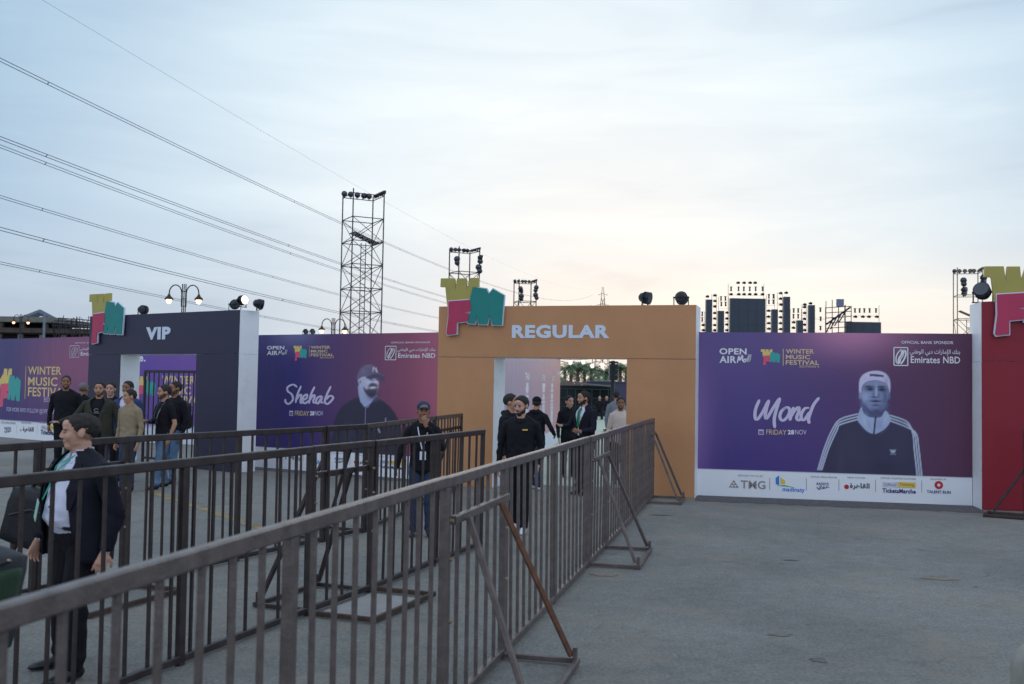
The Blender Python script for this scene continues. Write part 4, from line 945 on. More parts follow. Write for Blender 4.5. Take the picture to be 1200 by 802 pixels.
# ------------------------------------------------------------------ street lamps
def street_lamp(px, pyt, Y, span, label, lit=True):
    H = pt(px, pyt, Y).z; w = span * Y / FPX / 2; s = w / .6
    e = thing('street_lamp', label, 'street lamp', (gx(px, Y), Y, 0), 0, 'two-armed street lamps')
    mb = MB(); mb.tube([(0, 0, 0), (0, 0, .3), (0, 0, .35), (0, 0, H - 1.2 * s)], [.14 * s, .14 * s, .08 * s, .06 * s], 8)
    for x in (-.07, .07): mb.tube([(x * s, 0, H - 1.6 * s), (x * s, 0, H)], .022 * s, 6)
    mb.tube([(0, 0, H - 1.6 * s), (0, 0, H + .0)], .02 * s, 6)
    for k in range(4): mb.box((0, 0, H - .3 * s - k * .3 * s), (.2 * s, .05 * s, .03 * s))
    mb.build('post', truss_m, e)
    for sx in (-1, 1):
        pts = [(sx * .09 * s, 0, H - .9 * s)] + [(sx * (.09 * s + (w - .09 * s) / 2 * (1 - math.cos(math.pi * k / 8))), 0, H - .38 * s + .34 * s * math.sin(math.pi * k / 8)) for k in range(9)]
        pts[-1] = (sx * w, 0, H - .42 * s)
        MB().tube(pts, .025 * s, 6).build('curved_arm', truss_m, e, True)
        sh = MB().tube([(sx * w, 0, H - .40 * s), (sx * w, 0, H - .5 * s), (sx * w, 0, H - .56 * s), (sx * w, 0, H - .63 * s)], [.03 * s, .08 * s, .15 * s, .18 * s], 12).build('lamp_shade', truss_m, e, True)
        MB().ell((sx * w, 0, H - .67 * s), (.11 * s, .11 * s, .14 * s), 12, 8).build('globe', bulb_m, sh, True)
street_lamp(212.5, 333, 40, 35, 'lit two-armed street lamp rising behind the VIP gate')
street_lamp(389, 373, 55, 27, 'two-armed street lamp just above the Shehab banner wall beside the tall tower')
street_lamp(22, 368.5, 82, 17, 'lit two-armed street lamp at the far left before the unfinished building')
e = tag(MB().tube([(0, 0, 0), (0, 0, pt(49.5, 368, 62).z)], [.1, .07], 8).build('steel_pole', mat('galvanised_pole', srgb(120, 132, 144), .5, .4)), 'plain grey pole above the far left banner wall', 'pole'); e.location = gp(49.5, 62)

# unfinished building and scaffolding far left
YB = 95
e = thing('unfinished_building', 'dark unfinished building with flat slabs above the far left banner', 'building', gp(-60, YB))
b0 = gx(-60, YB)
x1 = gx(56, YB) - b0; z1 = pt(20, 378, YB).z; z0 = pt(20, 386, YB).z
MB().box((x1 / 2, 4, z1 + .25), (x1 + 1.5, 10, .5)).build('roof_slab', concrete, e)
x2 = gx(104, YB) - b0
MB().box((x2 / 2, 4.2, z0 - .1), (x2 + .5, 9, .45)).build('floor_slab', mat('brown_concrete', srgb(86, 78, 72), .85, 0, .2, 2), e)
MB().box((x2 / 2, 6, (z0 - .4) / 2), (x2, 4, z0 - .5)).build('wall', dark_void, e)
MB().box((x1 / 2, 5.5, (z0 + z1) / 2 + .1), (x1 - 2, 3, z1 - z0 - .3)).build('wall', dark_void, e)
cm = MB().box((0, 0, 0), (.4, .4, z1 - z0)).mesh('column', concrete)
for k in range(5): obj('column', cm, e, (.5 + k * (x1 - 1) / 4, .2, (z0 + z1) / 2 + .05))
cm = MB().box((0, 0, 0), (.4, .4, z0 - .5)).mesh('column', concrete)
for k in range(7): obj('column', cm, e, (.5 + k * (x2 - 1) / 6, .1, (z0 - .5) / 2))
MB().tube([(x1 * .56, 2, z1 + .2), (x1 * .8, 2, z1 + 1.1), (x1 * .95, 2, z1 + .5)], [.3, .35, .2], 6).build('tarpaulin', mat('grey_tarpaulin', srgb(100, 112, 128), .8), e)
for k in range(4): MB().box((x1 + 2 + k * 1.6, -.5, z0 - 1.4), (1.2, .2, .45)).build('window', mat('pale_glass', srgb(170, 180, 200), .3), e)
e = thing('scaffolding', 'thin scaffolding and bent rebar on the unfinished building at the left', 'scaffolding', gp(55, 92)); b0 = gx(55, 92)
mb = MB(); r2 = random.Random(5)
for k in range(18):
    a = pt(54 + k * 2.75, 367 + r2.uniform(0, 12) + k * .3, 92); mb.tube([(a.x - b0, r2.uniform(0, 2), 4.8), (a.x - b0 + r2.uniform(-.15, .15), r2.uniform(0, 2), a.z)], .04, 4)
for k in range(5):
    a = pt(55 + r2.uniform(0, 8), 372 + k * 3, 92); b = pt(96 + r2.uniform(0, 8), 375 + k * 3, 92); mb.tube([(a.x - b0, 1, a.z), (b.x - b0, 1, b.z)], .045, 4)
mb.build('pole', truss_m, e)
mb = MB()
for k in range(9):
    a = pt(60 + k * 5, 386, 92); b = pt(63 + k * 5 + r2.uniform(-3, 4), 370 + r2.uniform(0, 6), 92); c_ = pt(66 + k * 5, 376, 92); mb.tube([(a.x - b0, .5, a.z), (b.x - b0, .5, b.z), (c_.x - b0, .5, c_.z)], .035, 4)
mb.build('rebar', truss_m, e)

# ------------------------------------------------------------------ seen through the orange gate
leaf_m = mat('palm_leaf', (.14, .22, .11), .7, 0, .5, 3); leaf2 = mat('pale_palm_leaf', (.2, .26, .14), .7, 0, .4, 3); bark = mat('palm_bark', (.12, .09, .06), .9, 0, .3, 8)
def palm(px, pyt, Y, label, seed):
    pyt -= 4
    r = random.Random(seed); H = pt(px, pyt, Y).z; R_ = 1.8; Ht = H - .5
    e = thing('palm_tree', label, 'palm tree', gp(px, Y), 0, 'palm trees beyond the venue')
    MB().tube([(0, 0, 0), (.1, 0, Ht * .5), (.05, 0, Ht)], [.22, .17, .14], 8).build('trunk', bark, e, True)
    mb = MB()
    for k in range(24):
        az = r.uniform(0, 6.28); up = r.uniform(-.1, 1.1); L = R_ * r.uniform(.8, 1.15); pts = []
        for j in range(7):
            t = j / 6; rr = L * t; z = Ht + L * (math.sin(up) * t - .75 * t * t * (1.1 - up * .4)); pts.append(Vector((.05 + math.cos(az) * rr * math.cos(up * .5), math.sin(az) * rr * math.cos(up * .5), z)))
        mb.tube(pts, [.02] * 6 + [.008], 3)
        for j in range(1, 7):
            p = pts[j]; d = (pts[j] - pts[j - 1]).normalized(); sd = d.cross(Vector((0, 0, 1))).normalized()
            for sg in (-1, 1):
                for q in (0, .5):
                    b = p - d * q * L / 6; tip = b + sd * sg * .42 * (1 - .45 * j / 7) + d * .25 + Vector((0, 0, -.14)); w = d * .05
                    mb.add([b - w, b + w, tip], [(0, 1, 2)], 1 if (k % 3 == 0) else 0)
    mb.build('crown', [leaf_m, leaf2], e)
for k, (px, py, Y) in enumerate(((661, 431.5, 100), (668, 429, 104), (676, 431, 98), (684, 430, 106), (692, 433, 99), (701, 438, 108), (709, 436, 101), (718, 437, 105), (726, 431, 98), (733, 430, 102))):
    palm(px, py, Y, ['palm tree beyond the venue fence, leftmost in the orange gate opening', 'second palm from the left in the orange gate opening', 'third palm from the left in the orange gate opening', 'fourth palm in the orange gate opening, tall and dark', 'palm with drooping fronds in the middle of the orange gate opening', 'low palm in the middle of the orange gate opening', 'low palm just left of the speaker stack', 'palm directly behind the speaker stack', 'palm just right of the speaker stack', 'rightmost palm at the edge of the orange gate opening'][k], k + 20)
mb = MB(); r2 = random.Random(9)
for k in range(2600):
    x = r2.uniform(3, 14); y = r2.uniform(92, 96); z = r2.uniform(.2, 2.2 + .4 * math.sin(x * 1.7)); a = r2.uniform(0, 6.28); s = r2.uniform(.1, .2)
    p = Vector((x, y, z)); u = Vector((math.cos(a), math.sin(a) * .4, r2.uniform(-.5, .5))) * s; v = Vector((r2.uniform(-.5, .5), .2, 1)).normalized() * s
    mb.add([p - u, p + v, p + u, p - v], [(0, 1, 2, 3)], k % 2)
o = mb.build('shrubbery', [leaf_m, leaf2]); o['kind'] = 'stuff'; o['label'] = 'low mass of shrubs beyond the venue fence'
# brown slatted fence, black scrim bleachers
e = thing('wooden_fence', 'weathered brown board fence under the palms, seen through the orange gate', 'fence', (2.5, 74, 0))
fm_ = mat('weathered_boards', srgb(122, 104, 98), .85, 0, .25, 1.5)
_f = MB().box((0, 0, 1.12), (.27, .04, 2.24)).mesh('board', fm_)
for k in range(34): o = obj('board', _f, e, (k * .29, rnd.uniform(-.01, .01), rnd.uniform(-.06, .04)))
MB().box((4.9, .05, 1.8), (10, .05, .1)).build('rail', fm_, e)
blackcloth = mat('black_scrim', srgb(22, 30, 34), .8, 0, .3, 1); dgreen = mat('dark_green_frame', srgb(24, 54, 52), .6, .2, .2, 1)
e = thing('bleachers', 'black draped bleachers far inside the venue behind the talking men', 'bleachers', (gx(655, 63), 63, 0)); bw = gx(722, 63) - gx(655, 63)
for k in range(5): MB().box((bw / 2, k * .5, .2 + k * .19), (bw, .46, .4 + k * .38)).build('tier', blackcloth, e)
mb = MB()
for k in range(8): mb.tube([(k * bw / 7, -.3, 0), (k * bw / 7, -.3, 1.7)], .025, 5)
for z in (.6, 1.15, 1.7): mb.tube([(0, -.3, z), (bw, -.3, z)], .025, 5)
mb.build('guard_rail', dgreen, e)
MB().add([(bw * .45, -.1, 2.0), (bw, -.1, 1.85), (bw, 1.5, 1.95), (bw * .25, 1.5, 2.15)], [(0, 1, 2, 3)]).build('awning', blackcloth, e)
e = thing('container', 'dark slate storage cabin beyond the bleachers', 'cabin', (gx(690, 72), 72, 0)); MB().box((1.6, 1, 1.1), (3.0, 2, 2.2)).build('cabin_wall', mat('slate_metal', srgb(70, 68, 90), .6), e); MB().box((1.6, 1, 2.24), (3.2, 2.2, .08)).build('roof', mat('slate_roof', srgb(84, 84, 108), .6), e)
# speaker stack on a pole
Ysp = 42; e = thing('speaker_tower', 'black hanging speaker stack on a pole inside the venue', 'speaker', gp(718.5, Ysp)); zt = pt(718, 427, Ysp).z; zb = pt(718, 446, Ysp).z
MB().tube([(0, .2, 0), (0, .2, zt + .15)], .09, 8).build('pole', black, e); MB().box((0, .15, .06), (.7, .7, .12)).build('base', black, e)
for k in range(3):
    h = (zt - zb) / 3; q = MB().box((0, 0, zt - h * (k + .5)), (.36, .34, h * .93)).build('speaker_cabinet', black, e); MB().tube([(0, -.171, zt - h * (k + .5)), (0, -.185, zt - h * (k + .5))], .12, 12).build('speaker_cone', blackcloth, q)
MB().bar((-.2, 0, zt + .08), (.2, 0, zt + .08), .08, .08).build('bracket', black, e)
# festoon bulbs
e = thing('string_lights', 'string of white bulbs hanging high inside the orange gate opening', 'string lights', (0, 30, 0)); mb = MB(); pts = [pt(650 + k * 6, 420.5 - 2 * math.cos((k % 8) / 8 * 6.28) * .0 + 1.2 * math.sin(k * .4), 30 + k * .1) - Vector((0, 30, 0)) for k in range(17)]
mb.tube(pts, .008, 4); mb.build('wire', black, e)
for px, py in ((668.5, 425), (683.5, 424.5), (694, 429), (706, 428.5)):
    p = pt(px, py, 31) - Vector((0, 30, 0)); o = MB().ell(p, (.06, .06, .075), 10, 6).build('bulb', mat('white_bulb', srgb(240, 240, 236), .3, emit=(srgb(255, 250, 235), .9)), e, True)
    MB().tube([p + Vector((0, 0, .06)), p + Vector((0, -.2, .25 if py < 427 else .33))], .01, 4).build('cord', black, o)
#PEOPLE

# ------------------------------------------------------------------ people
SKIN = {k: mat('skin_' + k, v, .55, 0, .07, 30, spec=.4) for k, v in (('tan', srgb(184, 138, 112)), ('light', srgb(196, 152, 130)), ('dark', srgb(150, 108, 84)))}
HAIRC = {'black': mat('black_hair', srgb(44, 38, 36), .75, 0, .6, 70, 1.0, 140), 'grey': mat('grey_hair', srgb(120, 112, 108), .7, 0, .3, 60, .5, 200)}
BEARD = {0: HAIRC['black'], 1: mat('short_stubble', srgb(92, 68, 56), .8, 0, .3, 90), 2: mat('trimmed_beard', srgb(52, 40, 36), .8, 0, .3, 90)}
LIP = mat('lips', srgb(166, 108, 98), .5, 0, .05, 30); SCL = mat('eye_white', srgb(150, 132, 124), .3, 0, .02, 10); IRIS = mat('dark_iris', srgb(30, 22, 18), .2, 0, .02, 10)
def cloth(name, r, g, b, var=.12, rough=.85): return mat(name, srgb(r, g, b), rough, 0, var, 5, .35, 120, spec=.25)
CL = dict(black=cloth('black_cloth', 26, 26, 32), suit=cloth('navy_black_suit', 28, 29, 40), trouser=cloth('black_trousers', 24, 24, 30), shirt=cloth('pale_lilac_shirt', 214, 216, 234, .04),
          olive=cloth('dark_olive_jacket', 58, 58, 50), blue=cloth('blue_blazer', 58, 72, 112), tan=cloth('tan_knit', 148, 132, 108, .08), jeans=cloth('blue_jeans', 92, 118, 146, .2), djeans=cloth('dark_jeans', 52, 66, 92, .2),
          white=cloth('cream_shirt', 222, 202, 192, .05), grey=cloth('grey_shirt', 128, 132, 140), shoe_b=mat('black_leather', srgb(26, 25, 28), .35, 0, .1, 20), shoe_w=mat('white_trainer', srgb(224, 224, 228), .5, 0, .04, 20),
          belt=mat('belt_leather', srgb(22, 20, 22), .4), green=cloth('green_ribbon', 70, 178, 156, .05), tie=cloth('green_tie', 30, 120, 76, .05))
class Src:
    """closed overlapping limbs, gathered before they are fused into one skin"""
    def __init__(s): s.mb = MB(); s.lab = []
    def add(s, lab): s.lab += [lab] * (len(s.mb.f) - len(s.lab))
    def limb(s, pts, lab, n=12, front=None, step=.03):
        """pts: (point, half width, half depth); cross-section keeps `front` as its depth axis"""
        P = [(Vector(p), a, b) for p, a, b in pts]; Q = []
        for (p, a, b), (q, c, d) in zip(P[:-1], P[1:]):
            k = max(1, int((q - p).length / step))
            for i in range(k):
                t = i / k; t2 = t * t * (3 - 2 * t) * .5 + t * .5; Q.append((p.lerp(q, t), a + (c - a) * t2, b + (d - b) * t2))
        Q.append(P[-1]); fr = Vector(front or (0, -1, 0)); vs = []
        # rounded ends
        d0 = (Q[0][0] - Q[1][0]).normalized(); d1 = (Q[-1][0] - Q[-2][0]).normalized()
        e0 = min(Q[0][1], Q[0][2]); e1 = min(Q[-1][1], Q[-1][2])
        Q = [(Q[0][0] + d0 * e0 * .55, Q[0][1] * .5, Q[0][2] * .5)] + Q + [(Q[-1][0] + d1 * e1 * .55, Q[-1][1] * .5, Q[-1][2] * .5)]
        for i, (p, a, b) in enumerate(Q):
            d = (Q[min(i + 1, len(Q) - 1)][0] - Q[max(i - 1, 0)][0]).normalized()
            y = (fr - d * fr.dot(d))
            y = y.normalized() if y.length > .2 else (Vector((1, 0, 0)) - d * d.x).normalized()
            x = d.cross(y)
            vs += [p + x * a * math.cos(2 * math.pi * k / n) + y * b * math.sin(2 * math.pi * k / n) for k in range(n)]
        m_ = len(Q)
        fs = [(i * n + k, i * n + (k + 1) % n, (i + 1) * n + (k + 1) % n, (i + 1) * n + k) for i in range(m_ - 1) for k in range(n)] + [tuple(range(n - 1, -1, -1)), tuple(range((m_ - 1) * n, m_ * n))]
        s.mb.add(vs, fs); s.add(lab)
    def ell(s, c, r, lab, mtx=None, nu=14, nv=10): s.mb.ell(c, r, nu, nv, 0, mtx); s.add(lab)
def hand(S, wrist, d, palm, side, curl=.5, lab='skin'):
    """palm, four unequal bent fingers and a thumb off the side of the palm"""
    d = Vector(d).normalized(); pn = Vector(palm); pn = (pn - d * pn.dot(d)).normalized(); ax = d.cross(pn) * side
    w = Vector(wrist); S.limb([(w - d * .015, .026, .019), (w + d * .03, .034, .016), (w + d * .085, .041, .014)], lab, 10, pn, .015)
    for k, (o, L) in enumerate(((-.030, .072), (-.010, .082), (.010, .077), (.029, .060))):
        p = w + d * .082 + ax * o; pts = [(p - d * .01, .0095, .0095)]; dd = d.copy(); sp = ax * o * 1.2
        for j, f in enumerate((.45, .32, .23)):
            ang = curl * (.6 + .5 * j) * .9; dd = (dd * math.cos(ang) + pn * math.sin(ang)).normalized() if j else (d * math.cos(curl * .5) + pn * math.sin(curl * .5)).normalized()
            p = p + dd * L * f + sp * .12; pts.append((p, .0088 - .0012 * j, .0088 - .0012 * j))
        S.limb(pts, lab, 8, pn, .012)
    b = w + d * .025 - ax * .028; t1 = b - ax * .026 + d * .028 + pn * .012; t2 = t1 + d * .032 - ax * .004 + pn * .012
    S.limb([(b, .013, .013), (t1, .011, .011), (t2, .0085, .0085)], lab, 8, pn, .012)

def person(label, px, Y, H=1.75, face=0.0, top='black', legs='trouser', shoes='shoe_b', skin='tan', hair='black', beard=0, head_yaw=0.0, head_pitch=0.0, cap=None,
           armL=None, armR=None, feet=None, short=False, jacket=None, belly=0.0, wide=1.0, voxel=.010, group='people around the entrance', X=None, bald=False, hood=False, collar=None, wrinkle=1.0, gap=None, z0=0.0, hl=1.0, hs=1.08, inner=None):
    """face = degrees turned from looking straight at the camera; arms as (elbow, wrist) from the shoulder in body space"""
    s = H / 1.75; S = Src(); Wd = wide
    loc = Vector((gx(px, Y) if X is None else X, Y, z0))
    V_ = lambda *p: Vector(p)
    topl = 'top' if not jacket else 'shirt'
    lw = 1 + (Wd - 1) * .55
    # legs: body faces -y; +x is the person's left
    ft = feet or ((-.10, 0.0, -8), (.10, -.03, 10))
    for sx, (fx, fy, tw) in ((-1, ft[0]), (1, ft[1])):
        hip = V_(sx * .088, 0, .90); ank = V_(fx, fy, .085); kn = hip.lerp(ank, .5) + V_(0, -.025 - abs(fy) * .12, .0)
        S.limb([(hip, .092 * Wd, .098), (hip.lerp(kn, .5), .082 * Wd, .088), (kn, .064 * lw, .068 * lw), (kn.lerp(ank, .35), .062 * lw, .066 * lw), (kn.lerp(ank, .85), .056 * lw, .060 * lw), (ank + V_(0, 0, .0), .060, .066)], 'legs', 14)
        q = Matrix.Rotation(R(tw), 3, 'Z'); f = lambda *p: V_(fx, fy, 0) + q @ V_(*p)
        S.limb([(f(0, .05, .048), .034, .042), (f(0, -.02, .050), .040, .048), (f(0, -.09, .036), .045, .034), (f(0, -.17, .028), .040, .024), (f(0, -.2, .024), .024, .016)], 'shoe', 12, (0, 0, 1))
        S.limb([(ank + V_(0, 0, .06), .042, .045), (V_(fx, fy, .04), .036, .04)], 'shoe', 10)
    S.limb([(V_(0, .0, .84), .150 * Wd, .105), (V_(0, .0, .95), .172 * Wd, .125 + belly * .3), (V_(0, 0, 1.02), .162 * Wd, .118 + belly * .6)], 'legs', 18)
    if jacket or top == 'shirt': S.limb([(V_(0, -belly * .4, 1.00), .164 * Wd, .122 + belly * .6), (V_(0, -belly * .4, 1.03), .164 * Wd, .122 + belly * .6)], 'belt', 18)
    zb = .86 if not (jacket or top == 'shirt') else 1.02
    S.limb([(V_(0, .0, zb), (.178 if zb < 1 else .16) * Wd, .132 + belly * .5), (V_(0, -belly * .5, 1.08), .162 * Wd, .125 + belly), (V_(0, -belly * .3, 1.2), .168 * Wd, .126 + belly * .6), (V_(0, -.005, 1.32), .180 * Wd, .124), (V_(0, .008, 1.40), .172 * Wd, .108), (V_(0, .014, 1.45), .125 * Wd, .085), (V_(0, .012, 1.485), .070, .062)], topl, 22)
    S.limb([(V_(0, .015, 1.44), .060, .062), (V_(0, .0, 1.50), .058, .061), (V_(0, -.005, 1.56), .056, .060)], 'skin', 14)
    for sx in (-1, 1): S.limb([(V_(sx * .035, .018, 1.50), .035, .045), (V_(sx * .085 * Wd, .018, 1.458), .042, .055), (V_(sx * .15 * Wd, .012, 1.408), .048, .062)], topl if not jacket else 'jacket', 12)
    if hood: S.limb([(V_(-.10, .03, 1.46), .03, .035), (V_(-.07, .085, 1.475), .035, .04), (V_(0, .11, 1.475), .035, .045), (V_(.07, .085, 1.475), .035, .04), (V_(.10, .03, 1.46), .03, .035)], topl, 10, (0, 0, 1)); S.limb([(V_(-.085, 0, 1.475), .022, .02), (V_(-.05, -.075, 1.45), .022, .02), (V_(0, -.10, 1.425), .02, .018), (V_(.05, -.075, 1.45), .022, .02), (V_(.085, 0, 1.475), .022, .02)], topl, 10, (0, 0, 1))
    # arms
    wr = []
    for sx, arm in ((-1, armR), (1, armL)):
        sh = V_(sx * .180 * Wd, .010, 1.385); arm = arm or ((sx * .06, .02, -.29), (sx * .055, -.05, -.545))
        el = sh + V_(*arm[0]); wr_ = sh + V_(*arm[1]); sl = 'jacket' if jacket else topl; b = .006 if jacket else 0
        fl = 'skin' if short else sl
        S.limb([(sh + V_(-sx * .05, 0, .012), .055, .066), (sh, .060 + b, .068 + b), (sh.lerp(el, .45), .052 + b, .056 + b), (sh.lerp(el, .7), .047 + b, .050 + b)] + ([] if short else [(el, .045 + b, .046 + b)]), sl, 14, (0, -1, 0.01))
        fd = (wr_ - el).normalized()
        if short: S.limb([(sh.lerp(el, .6), .038, .040), (el, .037, .039)], 'skin', 12)
        S.limb([(el, .040 if short else .045 + b, .042 if short else .047 + b), (el.lerp(wr_, .4), .036 if short else .042 + b, .037 if short else .043 + b), (el.lerp(wr_, .93), .024 if short else .034 + b, .024 if short else .034 + b)], fl, 14, (0, -1, 0.01))
        if jacket: S.limb([(el.lerp(wr_, .9), .030, .030), (el.lerp(wr_, .98), .029, .029)], 'shirt', 12, (0, -1, .01))
        S.limb([(el.lerp(wr_, .88), .023, .021), (wr_, .025, .019)], 'skin', 10, (0, -1, .01))
        up = abs(fd.z) < .75 or fd.z > 0
        hp = (arm[2] if len(arm) > 2 else ((-sx * .9, -.15, 0) if not up else (-sx * .6, .4, .3)))
        hd = Vector(arm[3]) if len(arm) > 3 else fd + V_(0, -.08, 0)
        hand(S, wr_, hd, hp, -sx if Vector(hp).x * sx < 0 else sx, arm[4] if len(arm) > 4 else .42)
        wr.append(wr_)
    # head in its own frame
    hm = (Matrix.Translation((0, -.016, 1.512 + .11 * hs)) @ Matrix.Rotation(R(head_yaw), 4, 'Z') @ Matrix.Rotation(R(head_pitch), 4, 'X') @ Matrix.Scale(hs, 4))
    h3 = hm.to_3x3(); he = lambda c, r: S.ell(hm @ Vector(c), r, 'head', h3)
    he((0, .014, .030), (.076, .095, .084)); he((0, -.022, -.018), (.062, .068, .088)); he((0, -.054, -.084), (.036, .032, .026)); he((0, -.012, -.062), (.056, .058, .040))
    for sx in (-1, 1): he((sx * .036, -.056, -.022), (.026, .026, .030)); he((sx * .078, .012, -.004), (.009, .020, .031)); he((sx * .03, -.076, .030), (.026, .014, .011))
    he((0, -.07, .052), (.052, .024, .034)); he((0, -.083, -.056), (.022, .010, .007)); he((0, -.081, -.065), (.017, .010, .007))
    def hl_(pts, lab='head'): S.limb([(hm @ Vector(p), a * hs, b * hs) for p, a, b in pts], lab, 8, tuple(h3 @ Vector((0, -1, 0))), .01)
    hl_([((0, -.082, .022), .009, .010), ((0, -.094, -.004), .010, .011), ((0, -.102, -.022), .012, .012)])
    for sx in (-1, 1): he((sx * .013, -.095, -.027), (.009, .011, .009))
    # fuse
    me = S.mb.mesh('src', []); o = bpy.data.objects.new('src', me); COL.objects.link(o)
    md = o.modifiers.new('r', 'REMESH'); md.mode = 'VOXEL'; md.voxel_size = voxel; md.use_smooth_shade = True
    m2 = o.modifiers.new('s', 'SMOOTH'); m2.factor = .5; m2.iterations = 3 if voxel >= .008 else 2
    bm_ = bpy.data.meshes.new_from_object(o.evaluated_get(bpy.context.evaluated_depsgraph_get()))
    bvh = BVHTree.FromPolygons(S.mb.v, S.mb.f); bpy.data.objects.remove(o)
    names = ['skin', 'top', 'legs', 'shoe', 'hairy', 'lip', 'shirt', 'jacket', 'belt', 'brow']
    sk = SKIN[skin]; shirt_m = CL[inner] if inner else CL['shirt'] if jacket and top == 'black' else CL[top]
    mats = [sk, CL[top], CL[legs], CL[shoes], BEARD[beard], LIP, shirt_m, CL[jacket] if jacket else CL[top], CL['belt'], HAIRC['black']]
    for q in mats: bm_.materials.append(q)
    hi = hm.inverted(); n = len(bm_.polygons); mi = np.zeros(n, int)
    fc = np.empty(n * 3); bm_.polygons.foreach_get('center', fc); fc = fc.reshape(-1, 3)
    for i in range(n):
        c = Vector(fc[i]); lab = S.lab[bvh.find_nearest(c)[2]]
        if lab == 'head':
            p = hi @ c; lab = 'skin'
            if p.y < -.05:
                if abs(abs(p.x) - .030) < .016 and abs(p.z - .029 + abs(abs(p.x) - .028) * .3) < .0048: lab = 'brow'
                elif abs(p.x) < .021 and abs(p.z + .060) < .007 and p.y < -.080: lab = 'lip'
            if beard and lab == 'skin':
                fr_ = max(0, min(1, (-.02 - p.y) / .05)); ax_ = abs(p.x)
                lim = -.016 - fr_ * .040 - (.014 if ax_ < .026 and p.y < -.07 else 0) + .004 * noise.noise(p * 90)
                if p.z < lim and p.y < .018 and p.z > -.118: lab = 'hairy'
                if ax_ < .025 and -.052 < p.z < -.043 and p.y < -.075: lab = 'hairy'
        mi[i] = names.index(lab)
    bm_.polygons.foreach_set('material_index', mi); bm_.polygons.foreach_set('use_smooth', [True] * n)
    # folds in the cloth
    nv = len(bm_.vertices); co = np.empty(nv * 3); bm_.vertices.foreach_get('co', co); co = co.reshape(-1, 3); no = np.empty(nv * 3); bm_.vertices.foreach_get('normal', no); no = no.reshape(-1, 3)
    isc = np.zeros(nv, bool)
    li = np.empty(len(bm_.loops), int); bm_.loops.foreach_get('vertex_index', li); ls = np.empty(n, int); lt = np.empty(n, int); bm_.polygons.foreach_get('loop_start', ls); bm_.polygons.foreach_get('loop_total', lt)
    fm = np.repeat(mi, lt); isc[li[np.isin(fm, [1, 2, 6, 7])]] = True
    ph = np.random.RandomState(int(px) + int(Y * 7)).uniform(0, 6.28, 8); x, y, z = co.T
    wv = (np.sin(z * 46 + x * 30 + ph[0] + 1.5 * np.sin(x * 18 + ph[1])) * .5 + np.sin(z * 27 - x * 41 + y * 22 + ph[2] + np.sin(z * 13 + ph[3])) * .6 + np.sin(y * 38 + z * 64 + x * 12 + ph[4]) * .35)
    near = np.exp(-((z - .12) / .08) ** 2) * 1.2 + np.exp(-((z - .5) / .1) ** 2) * .7 + np.exp(-((z - 1.05) / .1) ** 2) * .8 + .5
    co[isc] += (no * (wv * near)[:, None] * .0042 * wrinkle)[isc]
    bm_.vertices.foreach_set('co', co.ravel()); bm_.update(); bm_.name = 'body'
    e = thing('person', label, 'person', loc, R(face), group); e.scale = (s, s, s)
    obj('body', bm_, e)
    # eyes
    for sx in (-1, 1):
        mb = MB(); mb.ell(hm @ Vector((sx * .031, -.074, .008)), (.0135, .011, .0078), 10, 6, 0, h3); mb.ell(hm @ Vector((sx * .031, -.0825, .008)), (.0085, .0045, .0072), 8, 5, 1, h3); mb.build('eye', [SCL, IRIS], e, True)
    # hair or cap
    def shell(name, grow, m_, keep, rough_=.004, seed=0):
        nu, nv_ = 40, 26; vs = []; ok = []
        for j in range(nv_ + 1):
            t = math.pi * j / nv_
            for i in range(nu):
                a = 2 * math.pi * i / nu; d = Vector((math.sin(t) * math.cos(a), math.sin(t) * math.sin(a), math.cos(t)))
                p = Vector((d.x * .077, d.y * .096, d.z * .086)); p.y += .014; p.z += .030
                k = keep(p, d); g = grow * (1 if cap else (.35 + .75 * max(0, d.z) + .15 * max(0, d.y))) * min(1, max(-.6, k / .03)) + rough_ * noise.noise(p * 60 + Vector((seed, 0, 0))) * (k > 0)
                p = p + d * g; vs.append(hm @ p); ok.append(k > -.014)
        fs = []
        for j in range(nv_):
            for i in range(nu):
                f = (j * nu + i, (j + 1) * nu + i, (j + 1) * nu + (i + 1) % nu, j * nu + (i + 1) % nu)
                if all(ok[q] for q in f): fs.append(f)
        return MB().add(vs, fs).build(name, m_, e, True)
    def hairline(p, d):
        y = p.y
        h = .078 if y < -.060 else .078 + (y + .060) / .045 * (-.070) if y < -.015 else .008 + (y + .015) / .035 * .014 if y < .02 else .022 - (y - .02) / .06 * .065
        return p.z - h
    if cap:
        cm_ = CL[cap] if cap in CL else cap
        c = shell('cap', .013, cm_, lambda p, d: p.z - (.048 if p.y < -.03 else .034), .001)
        mb = MB(); vs = []
        sgn = -1 if hl > 0 else 1
        for k in range(9):
            a = R(-58 + 116 * k / 8); x = math.sin(a); y = math.cos(a)
            for q, rr in ((0, .0), (1, .065)): vs.append(hm @ Vector((x * (.076 + rr * .55 * 0) * (1 + .12 * q), sgn * (y * .085 + rr * (.35 + .65 * y) * 1.0) + (.0), .052 - .012 * q - .012 * x * x)))
        mb.add(vs + [v + h3 @ Vector((0, 0, .006)) for v in vs], [(2*k, 2*k+1, 2*k+3, 2*k+2) for k in range(8)] + [(18+2*k+2, 18+2*k+3, 18+2*k+1, 18+2*k) for k in range(8)] + [(2*k+1, 18+2*k+1, 18+2*k+3, 2*k+3) for k in range(8)])
        mb.build('cap_brim', cm_, c, True)
        shell('hair', .004, HAIRC[hair], lambda p, d: min(hairline(p, d) + .004, .045 - p.z), .002)
    else:
        shell('hair', .006 if bald else .0115 * hl, HAIRC[hair], hairline, .003 if bald else .010, px)
